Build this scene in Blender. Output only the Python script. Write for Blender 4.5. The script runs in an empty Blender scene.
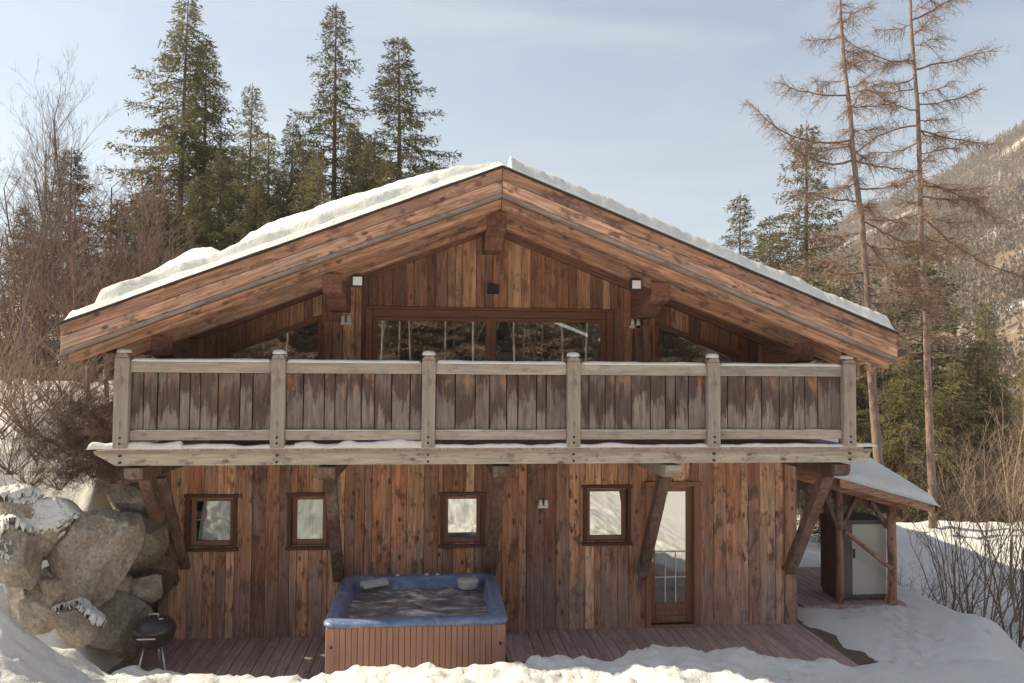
import bpy, math, random
import numpy as np
from mathutils import Vector
R = math.radians
random.seed(7)
scene = bpy.context.scene
COL = scene.collection

# ------------------------------------------------------------------ camera maths (house frame: x along the facade, y away, z up)
F = 790.0
CAM = np.array([0, -11.6, 3.76]); YAW, PIT, ROLL = R(5.7), R(2.2), R(0.38)
_d = np.array([math.sin(YAW)*math.cos(PIT), math.cos(YAW)*math.cos(PIT), math.sin(PIT)])
_r0 = np.array([math.cos(YAW), -math.sin(YAW), 0.0]); _u0 = np.cross(_r0, _d)
_r = _r0*math.cos(ROLL) + _u0*math.sin(ROLL); _u = _u0*math.cos(ROLL) - _r0*math.sin(ROLL)

def at(px, py, Y):
    v = _d + _r*(px-512)/F + _u*(341.5-py)/F
    return CAM + v*((Y-CAM[1])/v[1])

# ------------------------------------------------------------------ noise
def _hash(ix, iy, s):
    n = (ix*374761393 + iy*668265263 + s*1442695041) & 0x7fffffff
    n = ((n ^ (n >> 13))*1274126177) & 0x7fffffff
    return ((n ^ (n >> 16)) & 0xffff)/65535.0
def vnoise(x, y, s=0):
    x = np.asarray(x, float); y = np.asarray(y, float)
    ix = np.floor(x).astype(np.int64); iy = np.floor(y).astype(np.int64)
    fx = x-ix; fy = y-iy; fx = fx*fx*(3-2*fx); fy = fy*fy*(3-2*fy)
    a = _hash(ix, iy, s); b = _hash(ix+1, iy, s); c = _hash(ix, iy+1, s); d = _hash(ix+1, iy+1, s)
    return (a*(1-fx)+b*fx)*(1-fy) + (c*(1-fx)+d*fx)*fy
def fbm(x, y, o=4, s=0):
    t = 0; a = .5; n = 0
    for i in range(o):
        t = t + a*(vnoise(np.asarray(x)*2**i+i*7.3, np.asarray(y)*2**i-i*3.1, s+i)-.5); n += a; a *= .5
    return t/n*2
def ss(a, b, x):
    t = np.clip((np.asarray(x, float)-a)/(b-a), 0, 1); return t*t*(3-2*t)

# ------------------------------------------------------------------ mesh builder
class MB:
    def __init__(s): s.v = []; s.f = []; s.t = []; s.sm = []
    def add(s, vs, fs, tone=None, smooth=False):
        o = len(s.v); s.v += [tuple(map(float, p)) for p in vs]
        if tone is None: tone = (random.random(), random.random(), random.random())
        for f in fs:
            s.f.append(tuple(i+o for i in f)); s.t.append(tone); s.sm.append(smooth)
        return s
    def box(s, x0, x1, y0, y1, z0, z1, tone=None):
        return s.add([(x0,y0,z0),(x1,y0,z0),(x1,y1,z0),(x0,y1,z0),(x0,y0,z1),(x1,y0,z1),(x1,y1,z1),(x0,y1,z1)],
              [(0,3,2,1),(4,5,6,7),(0,1,5,4),(1,2,6,5),(2,3,7,6),(3,0,4,7)], tone)
    def prism_y(s, poly, y0, y1, tone=None):      # poly [(x,z)] counter-clockwise seen from -y
        n = len(poly)
        vs = [(x,y0,z) for x,z in poly]+[(x,y1,z) for x,z in poly]
        fs = [tuple(range(n)), tuple(range(2*n-1,n-1,-1))]+[(i,i+n,(i+1)%n+n,(i+1)%n) for i in range(n)]
        return s.add(vs, fs, tone)
    def prism_x(s, poly, x0, x1, tone=None):      # poly [(y,z)]
        n = len(poly)
        vs = [(x0,y,z) for y,z in poly]+[(x1,y,z) for y,z in poly]
        fs = [tuple(range(n-1,-1,-1)), tuple(range(n,2*n))]+[(i,(i+1)%n,(i+1)%n+n,i+n) for i in range(n)]
        return s.add(vs, fs, tone)
    def beam(s, p0, p1, w, h, up=(0,0,1), tone=None):
        p0 = Vector(p0); p1 = Vector(p1); d = (p1-p0).normalized()
        a = d.cross(Vector(up)).normalized()*w/2; b = a.cross(d).normalized()*h/2
        vs = [p0-a-b,p0+a-b,p0+a+b,p0-a+b,p1-a-b,p1+a-b,p1+a+b,p1-a+b]
        return s.add(vs, [(0,1,2,3)[::-1],(4,5,6,7),(0,1,5,4),(1,2,6,5),(2,3,7,6),(3,0,4,7)][0:] , tone)
    def tube(s, pts, rad, n=6, tone=None, cap=True):
        vs = []; fs = []; pts = [Vector(p) for p in pts]
        m = len(pts)
        for i, p in enumerate(pts):
            d = (pts[min(i+1,m-1)]-pts[max(i-1,0)])
            if d.length < 1e-9: d = Vector((0,0,1))
            d.normalize()
            a = d.cross(Vector((0.3,0.2,1)) if abs(d.z) < .9 else Vector((1,0,0))).normalized(); b = d.cross(a)
            r = rad[i] if hasattr(rad, '__len__') else rad
            for k in range(n):
                q = 2*math.pi*k/n; vs.append(p+a*(r*math.cos(q))+b*(r*math.sin(q)))
        for i in range(m-1):
            for k in range(n): fs.append((i*n+k, i*n+(k+1)%n, (i+1)*n+(k+1)%n, (i+1)*n+k))
        if cap: fs.append(tuple(range(n-1,-1,-1))); fs.append(tuple((m-1)*n+k for k in range(n)))
        return s.add(vs, fs, tone, True)
    def lathe(s, prof, c=(0,0,0), n=24, tone=None):
        vs = []; fs = []; m = len(prof)
        for r, z in prof:
            for k in range(n):
                q = 2*math.pi*k/n; vs.append((c[0]+r*math.cos(q), c[1]+r*math.sin(q), c[2]+z))
        for i in range(m-1):
            for k in range(n): fs.append((i*n+k, i*n+(k+1)%n, (i+1)*n+(k+1)%n, (i+1)*n+k))
        return s.add(vs, fs, tone, True)
    def build(s, name, mat, parent=None, bevel=0, segs=1):
        me = bpy.data.meshes.new(name); me.from_pydata(s.v, [], s.f); me.update()
        if s.f:
            a = me.attributes.new('tone', 'FLOAT_COLOR', 'FACE')
            arr = np.ones((len(s.f), 4), np.float32); arr[:, :3] = np.array(s.t, np.float32); a.data.foreach_set('color', arr.ravel())
            me.polygons.foreach_set('use_smooth', s.sm)
        me.materials.append(mat)
        o = bpy.data.objects.new(name, me); COL.objects.link(o)
        if parent is not None: o.parent = parent
        if bevel:
            b = o.modifiers.new('Bevel', 'BEVEL'); b.width = bevel; b.segments = segs; b.limit_method = 'ANGLE'; b.angle_limit = R(40)
        return o
def npmesh(name, V, Fc, mat, parent=None, smooth=False):
    me = bpy.data.meshes.new(name)
    V = np.asarray(V, np.float32); Fc = np.asarray(Fc, np.int32); k = Fc.shape[1]
    me.vertices.add(len(V)); me.vertices.foreach_set('co', V.ravel())
    me.loops.add(Fc.size); me.loops.foreach_set('vertex_index', Fc.ravel())
    me.polygons.add(len(Fc)); me.polygons.foreach_set('loop_start', np.arange(0, Fc.size, k, dtype=np.int32))
    me.polygons.foreach_set('loop_total', np.full(len(Fc), k, np.int32))
    me.polygons.foreach_set('use_smooth', np.full(len(Fc), smooth))
    me.update(calc_edges=True); me.validate(); me.materials.append(mat)
    o = bpy.data.objects.new(name, me); COL.objects.link(o)
    if parent is not None: o.parent = parent
    return o
def tag(o, label=None, cat=None, group=None, kind=None):
    if label: o['label'] = label
    if cat: o['category'] = cat
    if group: o['group'] = group
    if kind: o['kind'] = kind
    return o
def empty(name, loc=(0,0,0), rz=0):
    o = bpy.data.objects.new(name, None); COL.objects.link(o); o.location = loc; o.rotation_euler = (0,0,rz); o.empty_display_size = .2
    return o
def copy_tree(o, parent=None):
    c = o.copy(); COL.objects.link(c)
    if parent is not None: c.parent = parent
    for ch in [q for q in bpy.data.objects if q.parent == o]: copy_tree(ch, c)
    return c

# ------------------------------------------------------------------ materials
def newmat(name):
    m = bpy.data.materials.new(name); m.use_nodes = True
    nt = m.node_tree; b = nt.nodes['Principled BSDF']
    return m, nt, b
def N(nt, t, **k):
    n = nt.nodes.new(t)
    for a, v in k.items():
        if a.startswith('i_'): n.inputs[a[2:].replace('_', ' ')].default_value = v
        else: setattr(n, a, v)
    return n
def ramp(nt, fac, stops, interp='LINEAR'):
    n = nt.nodes.new('ShaderNodeValToRGB'); n.color_ramp.interpolation = interp
    e = n.color_ramp.elements
    while len(e) < len(stops): e.new(.5)
    for i, (p, c) in enumerate(stops):
        e[i].position = p; e[i].color = (c[0], c[1], c[2], 1) if hasattr(c, '__len__') else (c, c, c, 1)
    nt.links.new(fac, n.inputs[0]); return n.outputs[0]
def mix(nt, fac, a, b, mode='MIX'):
    n = nt.nodes.new('ShaderNodeMix'); n.data_type = 'RGBA'; n.blend_type = mode
    for sock, v in ((n.inputs[0], fac), (n.inputs[6], a), (n.inputs[7], b)):
        if isinstance(v, bpy.types.NodeSocket): nt.links.new(v, sock)
        elif hasattr(v, '__len__'): sock.default_value = (v[0], v[1], v[2], 1)
        else: sock.default_value = v
    return n.outputs[2]
def math_(nt, op, a, b=None, clamp=False):
    n = nt.nodes.new('ShaderNodeMath'); n.operation = op; n.use_clamp = clamp
    for i, v in enumerate((a, b)):
        if v is None: continue
        if isinstance(v, bpy.types.NodeSocket): nt.links.new(v, n.inputs[i])
        else: n.inputs[i].default_value = v
    return n.outputs[0]
def coords(nt, scale, offs=None, kind='Object'):
    tc = nt.nodes.new('ShaderNodeTexCoord'); v = tc.outputs[kind]
    if offs is not None:
        va = nt.nodes.new('ShaderNodeVectorMath'); va.operation = 'MULTIPLY_ADD'
        nt.links.new(offs, va.inputs[0]); va.inputs[1].default_value = (13.7, 7.9, 21.3); nt.links.new(v, va.inputs[2]); v = va.outputs[0]
    mp = nt.nodes.new('ShaderNodeMapping'); mp.inputs['Scale'].default_value = scale; nt.links.new(v, mp.inputs['Vector'])
    return mp.outputs[0]
def noise(nt, vec, scale, detail=4, rough=.55, dist=0):
    n = nt.nodes.new('ShaderNodeTexNoise'); n.inputs['Scale'].default_value = scale; n.inputs['Detail'].default_value = detail
    n.inputs['Roughness'].default_value = rough; n.inputs['Distortion'].default_value = dist
    nt.links.new(vec, n.inputs['Vector']); return n.outputs['Fac']
def bump(nt, b, h, strength=.4, dist=.01):
    n = nt.nodes.new('ShaderNodeBump'); n.inputs['Strength'].default_value = strength; n.inputs['Distance'].default_value = dist
    nt.links.new(h, n.inputs['Height']); nt.links.new(n.outputs[0], b.inputs['Normal'])

def wood(name, tones, axis='z', grey=(.30,.25,.23), greyamt=.35, knots=1.0, rough=.75, extra=None, contrast=1.0, gain=1.0):
    """boards: per-board tone (attribute), grain along axis, knots, weathered grey patches"""
    m, nt, b = newmat(name)
    at_ = N(nt, 'ShaderNodeAttribute', attribute_name='tone'); sep = N(nt, 'ShaderNodeSeparateColor'); nt.links.new(at_.outputs['Color'], sep.inputs[0])
    base = ramp(nt, sep.outputs[0], [(i/(len(tones)-1), t) for i, t in enumerate(tones)])
    st = {'z': (1,1,.07), 'x': (.07,1,1), 'y': (1,.07,1)}[axis]
    off = at_.outputs['Vector']
    g1 = noise(nt, coords(nt, st, off), 38, 5, .6, .4)
    g2 = noise(nt, coords(nt, st, off), 9, 4, .6, 1.2)
    lo = 1-.42*contrast; hi = 1+.38*contrast
    c = mix(nt, 1, base, ramp(nt, g1, [(.28, lo), (.72, hi)]), 'MULTIPLY')
    c = mix(nt, 1, c, ramp(nt, g2, [(.3, 1-.3*contrast), (.7, 1+.25*contrast)]), 'MULTIPLY')
    # grey weathering in long patches
    gw = noise(nt, coords(nt, {'z': (1,1,.25), 'x': (.25,1,1), 'y': (1,.25,1)}[axis], off), 3.2, 5, .65)
    gm = math_(nt, 'MULTIPLY', ramp(nt, gw, [(.45, 0), (.68, 1)]), greyamt*1.6, True)
    gcol = mix(nt, 1, grey, ramp(nt, g1, [(.25, .6), (.75, 1.35)]), 'MULTIPLY')
    c = mix(nt, gm, c, gcol)
    if knots:
        ks = {'z': (6.5,6.5,3.4), 'x': (3.4,6.5,6.5), 'y': (6.5,3.4,6.5)}[axis]
        vo = N(nt, 'ShaderNodeTexVoronoi'); vo.inputs['Scale'].default_value = 1
        nv = coords(nt, ks, off); nt.links.new(nv, vo.inputs['Vector'])
        wob = math_(nt, 'MULTIPLY', g2, .16)
        dd = math_(nt, 'ADD', vo.outputs['Distance'], wob)
        km = ramp(nt, dd, [(.17, .9*knots), (.27, 0)])
        sp = N(nt, 'ShaderNodeSeparateColor'); nt.links.new(vo.outputs['Color'], sp.inputs[0])
        on = math_(nt, 'GREATER_THAN', sp.outputs[0], .2)
        km = math_(nt, 'MULTIPLY', km, on)
        c = mix(nt, km, c, (.075,.042,.036))
        st2 = noise(nt, coords(nt, {'z': (1,1,.5), 'x': (.5,1,1), 'y': (1,.5,1)}[axis], off), 6.5, 5, .7)
        c = mix(nt, math_(nt, 'MULTIPLY', ramp(nt, st2, [(.53, 0), (.62, 1)]), .75*knots), c, (.095,.055,.045))
    if extra: c = extra(nt, c, sep, g1, g2)
    if gain != 1: c = mix(nt, 1, c, (gain,)*3, 'MULTIPLY')
    nt.links.new(c, b.inputs['Base Color']); b.inputs['Roughness'].default_value = rough; b.inputs['Specular IOR Level'].default_value = .25
    bump(nt, b, g1, .5, .006)
    return m

WALLT = [(.14,.068,.048),(.52,.25,.14),(.21,.095,.064),(.39,.18,.103),(.68,.42,.26),(.18,.085,.062),(.46,.225,.135),(.30,.142,.092),(.62,.35,.215)]
def lowwall(nt, c, sep, g1, g2):
    # boards bleached where splash water reaches: ragged grey band on the lowest metre
    tc = nt.nodes.new('ShaderNodeTexCoord'); s = N(nt, 'ShaderNodeSeparateXYZ'); nt.links.new(tc.outputs['Object'], s.inputs[0])
    h = math_(nt, 'ADD', s.outputs[2], math_(nt, 'MULTIPLY', g2, .9))
    m1 = ramp(nt, math_(nt, 'MULTIPLY', h, .5), [(.55, .45), (.75, 0)])
    m1 = math_(nt, 'MULTIPLY', m1, ramp(nt, sep.outputs[1], [(.3, .15), (.75, 1)]))
    return mix(nt, m1, c, mix(nt, 1, (.26,.19,.185), ramp(nt, g1, [(.25,.6),(.75,1.4)]), 'MULTIPLY'))
M_wall = wood('aged plank wall', WALLT, 'z', extra=lowwall, greyamt=.32, gain=1.36, knots=1.0, contrast=1.15)
M_gable = wood('gable planks', WALLT, 'z', greyamt=.15, knots=.6, gain=1.25)
M_beam = wood('larch roof timber', [(.39,.20,.125),(.50,.275,.18),(.44,.23,.148)], 'x', greyamt=.4, grey=(.28,.20,.175), knots=.9, contrast=1.3)
M_beaml = wood('bleached larch board', [(.52,.28,.185),(.62,.37,.25)], 'x', grey=(.36,.28,.25), greyamt=.45, knots=.9, contrast=1.4)
M_trim = wood('grey weathered trim', [(.30,.22,.19),(.36,.27,.23)], 'x', grey=(.30,.27,.27), greyamt=.5, knots=.5)
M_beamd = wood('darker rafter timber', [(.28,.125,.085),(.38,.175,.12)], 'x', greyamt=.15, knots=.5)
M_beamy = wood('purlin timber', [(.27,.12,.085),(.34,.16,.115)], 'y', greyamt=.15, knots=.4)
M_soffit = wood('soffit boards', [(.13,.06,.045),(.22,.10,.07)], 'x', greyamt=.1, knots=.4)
M_post = wood('post timber', [(.34,.155,.10),(.48,.25,.165)], 'z', greyamt=.35, knots=.9)
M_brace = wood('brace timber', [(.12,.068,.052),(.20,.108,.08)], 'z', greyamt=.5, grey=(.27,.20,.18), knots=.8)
M_grey = wood('weathered grey rail timber x', [(.37,.305,.255),(.47,.395,.33)], 'x', grey=(.33,.29,.27), greyamt=.4, knots=.35, contrast=.55)
M_greyz = wood('weathered grey rail timber z', [(.37,.305,.255),(.46,.385,.32)], 'z', grey=(.33,.29,.27), greyamt=.4, knots=.35, contrast=.55)
M_sill = wood('weathered balcony edge beam', [(.50,.43,.34),(.56,.48,.385)], 'x', grey=(.40,.35,.30), greyamt=.35, knots=.75, contrast=.6)
M_frame = wood('window frame wood', [(.36,.18,.105),(.31,.155,.09)], 'z', greyamt=.15, knots=.1, rough=.5, contrast=.5)
M_framed = wood('dark window casing', [(.12,.05,.035),(.15,.065,.045)], 'z', greyamt=.05, knots=.1, rough=.6, contrast=.6)
M_framex = wood('gable window frame wood', [(.33,.145,.085),(.29,.125,.075)], 'x', greyamt=.05, knots=.1, rough=.5, contrast=.5)
M_deck = wood('deck boards', [(.37,.255,.225),(.47,.335,.295),(.41,.29,.26)], 'y', grey=(.43,.33,.31), greyamt=.4, knots=.25, contrast=.6)
def panelx(nt, c, sep, g1, g2):
    tc = nt.nodes.new('ShaderNodeTexCoord'); s = N(nt, 'ShaderNodeSeparateXYZ'); nt.links.new(tc.outputs['Object'], s.inputs[0])
    v = coords(nt, (9, 9, 1.6), sep.outputs[1])
    n2 = noise(nt, v, 1.0, 5, .7, .3)
    h = math_(nt, 'ADD', math_(nt, 'SUBTRACT', s.outputs[2], 3.02), math_(nt, 'MULTIPLY', math_(nt, 'SUBTRACT', n2, .5), 1.5))
    h = math_(nt, 'ADD', h, math_(nt, 'MULTIPLY', math_(nt, 'SUBTRACT', sep.outputs[0], .5), .5))
    stain = ramp(nt, h, [(.22, 0), (.36, .92), (.60, .85), (.80, .35)])
    c = mix(nt, stain, c, mix(nt, 1, (.085,.052,.044), ramp(nt, g1, [(.25,.6),(.75,1.6)]), 'MULTIPLY'))
    n3 = noise(nt, coords(nt, (5, 5, 2.2), sep.outputs[2]), 1.0, 4, .65)
    bare = math_(nt, 'MULTIPLY', ramp(nt, n3, [(.55, 0), (.64, 1)]), ramp(nt, s.outputs[2], [(0, 0), (1, 1)]))
    top = ramp(nt, math_(nt, 'SUBTRACT', s.outputs[2], 3.0), [(.40, 0), (.62, .75)])
    return mix(nt, math_(nt, 'MULTIPLY', bare, top), c, (.40,.20,.11))
M_panel = wood('stained balcony boards', [(.20,.15,.132),(.28,.22,.19),(.235,.178,.155)], 'z', grey=(.32,.27,.25), greyamt=.35, knots=.3, extra=panelx)

def simple(name, col, rough=.6, metal=0, var=.12, sc=12, spec=.4, bmp=0):
    m, nt, b = newmat(name)
    n = noise(nt, coords(nt, (1,1,1)), sc, 4)
    c = mix(nt, 1, col, ramp(nt, n, [(.3, 1-var), (.7, 1+var)]), 'MULTIPLY')
    nt.links.new(c, b.inputs['Base Color']); b.inputs['Roughness'].default_value = rough; b.inputs['Metallic'].default_value = metal
    b.inputs['Specular IOR Level'].default_value = spec
    if bmp: bump(nt, b, n, bmp, .01)
    return m
M_black = simple('black enamel', (.045,.035,.04), .3, spec=.5)
M_dark = simple('dark metal', (.05,.045,.05), .5)
M_steel = simple('pale steel', (.62,.60,.58), .35, .7)
M_white = simple('white lamp glass', (.90,.90,.88), .3, var=.03)
M_curtain = simple('pale curtain cloth', (.78,.82,.84), .9, var=.06, sc=5)
M_muntin = simple('white glazing bar', (.74,.73,.70), .5, var=.03)
M_room = simple('room walls', (.22,.16,.12), .9)
M_gutter = simple('dark zinc gutter', (.10,.09,.09), .45, .4)
M_cab = simple('grey cabinet board', (.50,.49,.44), .55, var=.07, sc=3)
M_cabd = simple('brown grey cabinet side', (.15,.12,.11), .7, var=.1, sc=4)
M_cover = simple('grey tub pillow', (.55,.55,.52), .6)
M_dirt = simple('bare earth and leaves', (.15,.105,.08), .95, var=.45, sc=25, bmp=.6)

def snowmat(name, scale=1.0, col=(.86,.85,.82), dirt=0.0):
    m, nt, b = newmat(name)
    v = coords(nt, (1,1,1))
    n1 = noise(nt, v, 5*scale, 6, .6); n2 = noise(nt, v, 28*scale, 4, .7)
    c = mix(nt, ramp(nt, n1, [(.35,0),(.7,1)]), col, tuple(x*.95 for x in col))
    if dirt:
        n3 = noise(nt, v, 26, 5, .75)
        n4 = noise(nt, v, 1.1, 3, .5)
        dm = math_(nt, 'MULTIPLY', ramp(nt, n3, [(.62,0),(.70,1)]), ramp(nt, n4, [(.45,0),(.62,dirt)]))
        c = mix(nt, dm, c, (.22,.17,.13))
    nt.links.new(c, b.inputs['Base Color']); b.inputs['Roughness'].default_value = .7; b.inputs['Specular IOR Level'].default_value = .2
    n6 = noise(nt, v, 75*scale, 3, .7); h = math_(nt, 'ADD', math_(nt, 'ADD', n1, math_(nt, 'MULTIPLY', n2, .45)), math_(nt, 'MULTIPLY', n6, .16)); bump(nt, b, h, .65, .055)
    return m
M_snow = snowmat('snow cover', dirt=.5, col=(.82,.80,.76))
M_snowr = snowmat('roof snow', 1.2, col=(.80,.79,.75))

m, nt, b = newmat('granite boulder'); M_rock = m
oi = N(nt, 'ShaderNodeObjectInfo')
v = coords(nt, (1,1,1)); n1 = noise(nt, v, 2.2, 6, .65, .6); n2 = noise(nt, v, 22, 6, .75); n3 = noise(nt, coords(nt, (1,1,.35)), 6, 5, .6)
c = ramp(nt, n1, [(.3,(.26,.21,.17)),(.5,(.42,.36,.295)),(.7,(.56,.50,.42))])
c = mix(nt, 1, c, ramp(nt, n2, [(.3,.5),(.7,1.5)]), 'MULTIPLY')
c = mix(nt, ramp(nt, n3, [(.52,0),(.66,.6)]), c, (.26,.17,.125))
n5 = noise(nt, v, 7, 6, .8, 1.0); c = mix(nt, ramp(nt, n5, [(.58,0),(.66,.7)]), c, (.62,.56,.46))
vc = N(nt, 'ShaderNodeTexVoronoi', feature='DISTANCE_TO_EDGE'); vc.inputs['Scale'].default_value = 2.3
wv_ = nt.nodes.new('ShaderNodeVectorMath'); wv_.operation = 'MULTIPLY_ADD'; nn = N(nt, 'ShaderNodeTexNoise'); nn.inputs['Scale'].default_value = 3; nn.inputs['Detail'].default_value = 5
nt.links.new(v, nn.inputs['Vector']); nt.links.new(nn.outputs['Color'], wv_.inputs[0]); wv_.inputs[1].default_value = (.5,.5,.5); nt.links.new(v, wv_.inputs[2]); nt.links.new(wv_.outputs[0], vc.inputs['Vector'])
crk = ramp(nt, vc.outputs['Distance'], [(.0,0),(.035,1)]); pass
c = mix(nt, 1, c, ramp(nt, oi.outputs['Random'], [(0,.55),(1,1.25)]), 'MULTIPLY')
nt.links.new(c, b.inputs['Base Color']); b.inputs['Roughness'].default_value = .9
bump(nt, b, math_(nt, 'ADD', math_(nt, 'ADD', n2, math_(nt, 'MULTIPLY', n5, 1.2)), math_(nt, 'MULTIPLY', crk, .0)), .8, .03)

m, nt, b = newmat('window glass'); M_glass = m
nt.nodes.remove(b); out = nt.nodes['Material Output']
tr = N(nt, 'ShaderNodeBsdfTransparent'); tr.inputs[0].default_value = (.85,.87,.86,1)
gl = N(nt, 'ShaderNodeBsdfGlossy'); gl.inputs['Roughness'].default_value = .015; gl.inputs[0].default_value = (.95,.95,.93,1)
wv = noise(nt, coords(nt, (1,1,1)), 3.0, 2); bp = N(nt, 'ShaderNodeBump'); bp.inputs['Strength'].default_value = .005; bp.inputs['Distance'].default_value = .02
nt.links.new(wv, bp.inputs['Height']); nt.links.new(bp.outputs[0], gl.inputs['Normal'])
ms = N(nt, 'ShaderNodeMixShader'); ms.inputs[0].default_value = .42
nt.links.new(tr.outputs[0], ms.inputs[1]); nt.links.new(gl.outputs[0], ms.inputs[2]); nt.links.new(ms.outputs[0], out.inputs[0])

M_glass2 = M_glass.copy(); M_glass2.name = 'clearer window glass'
for n_ in M_glass2.node_tree.nodes:
    if n_.type == 'MIX_SHADER': n_.inputs[0].default_value = .16
def foliage(name, cols, var=.35):
    m, nt, b = newmat(name)
    oi = N(nt, 'ShaderNodeObjectInfo'); geo = N(nt, 'ShaderNodeNewGeometry')
    v = coords(nt, (1,1,1)); n1 = noise(nt, v, 1.1, 4); n2 = noise(nt, v, 9, 3)
    c = ramp(nt, n1, [(.32, cols[0]), (.5, cols[1]), (.68, cols[2])])
    c = mix(nt, 1, c, ramp(nt, n2, [(.3,1-var),(.7,1+var)]), 'MULTIPLY')
    hs = N(nt, 'ShaderNodeHueSaturation'); nt.links.new(c, hs.inputs['Color'])
    nt.links.new(math_(nt, 'ADD', math_(nt, 'MULTIPLY', oi.outputs['Random'], .4), .8), hs.inputs['Value'])
    nt.links.new(hs.outputs[0], b.inputs['Base Color']); b.inputs['Roughness'].default_value = .75; b.inputs['Specular IOR Level'].default_value = .15
    tl = N(nt, 'ShaderNodeBsdfTranslucent'); nt.links.new(hs.outputs[0], tl.inputs[0])
    mx = N(nt, 'ShaderNodeMixShader'); mx.inputs[0].default_value = .3; out = nt.nodes['Material Output']
    nt.links.new(b.outputs[0], mx.inputs[1]); nt.links.new(tl.outputs[0], mx.inputs[2]); nt.links.new(mx.outputs[0], out.inputs[0])
    return m
M_spruce = foliage('spruce needles', [(.10,.09,.052),(.165,.146,.075),(.22,.19,.095)])
M_spruced = foliage('dark spruce needles', [(.10,.085,.055),(.155,.13,.075),(.21,.17,.095)])
M_sprucey = foliage('olive spruce needles', [(.125,.112,.055),(.20,.175,.08),(.27,.225,.10)])
M_browny = foliage('brownish conifer needles', [(.085,.052,.035),(.13,.082,.05),(.17,.11,.065)])
def bark(name, c0, c1, sc=10):
    m, nt, b = newmat(name); n1 = noise(nt, coords(nt, (1,1,.3)), sc, 5, .7); n2 = noise(nt, coords(nt, (1,1,1)), 2, 3)
    c = ramp(nt, n1, [(.3, c0), (.7, c1)]); c = mix(nt, 1, c, ramp(nt, n2, [(.3,.8),(.7,1.2)]), 'MULTIPLY')
    nt.links.new(c, b.inputs['Base Color']); b.inputs['Roughness'].default_value = .9; bump(nt, b, n1, .8, .03); return m
M_bark = bark('spruce bark', (.10,.065,.05), (.25,.17,.13))
M_larch = bark('larch bark', (.12,.08,.065), (.34,.245,.19), 14)
M_ltwig = bark('larch twigs', (.22,.14,.09), (.34,.22,.14))
M_twig = bark('brown bare twigs', (.14,.085,.07), (.26,.165,.125))
M_twigg = bark('grey bare branches', (.10,.075,.065), (.19,.145,.125))
M_twigr = bark('reddish brush twigs', (.17,.11,.08), (.31,.21,.155))
M_twigs = bark('straw coloured shoots', (.24,.17,.12), (.42,.32,.23))
M_birch = bark('birch bark', (.18,.14,.115), (.30,.25,.21), 6)

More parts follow.
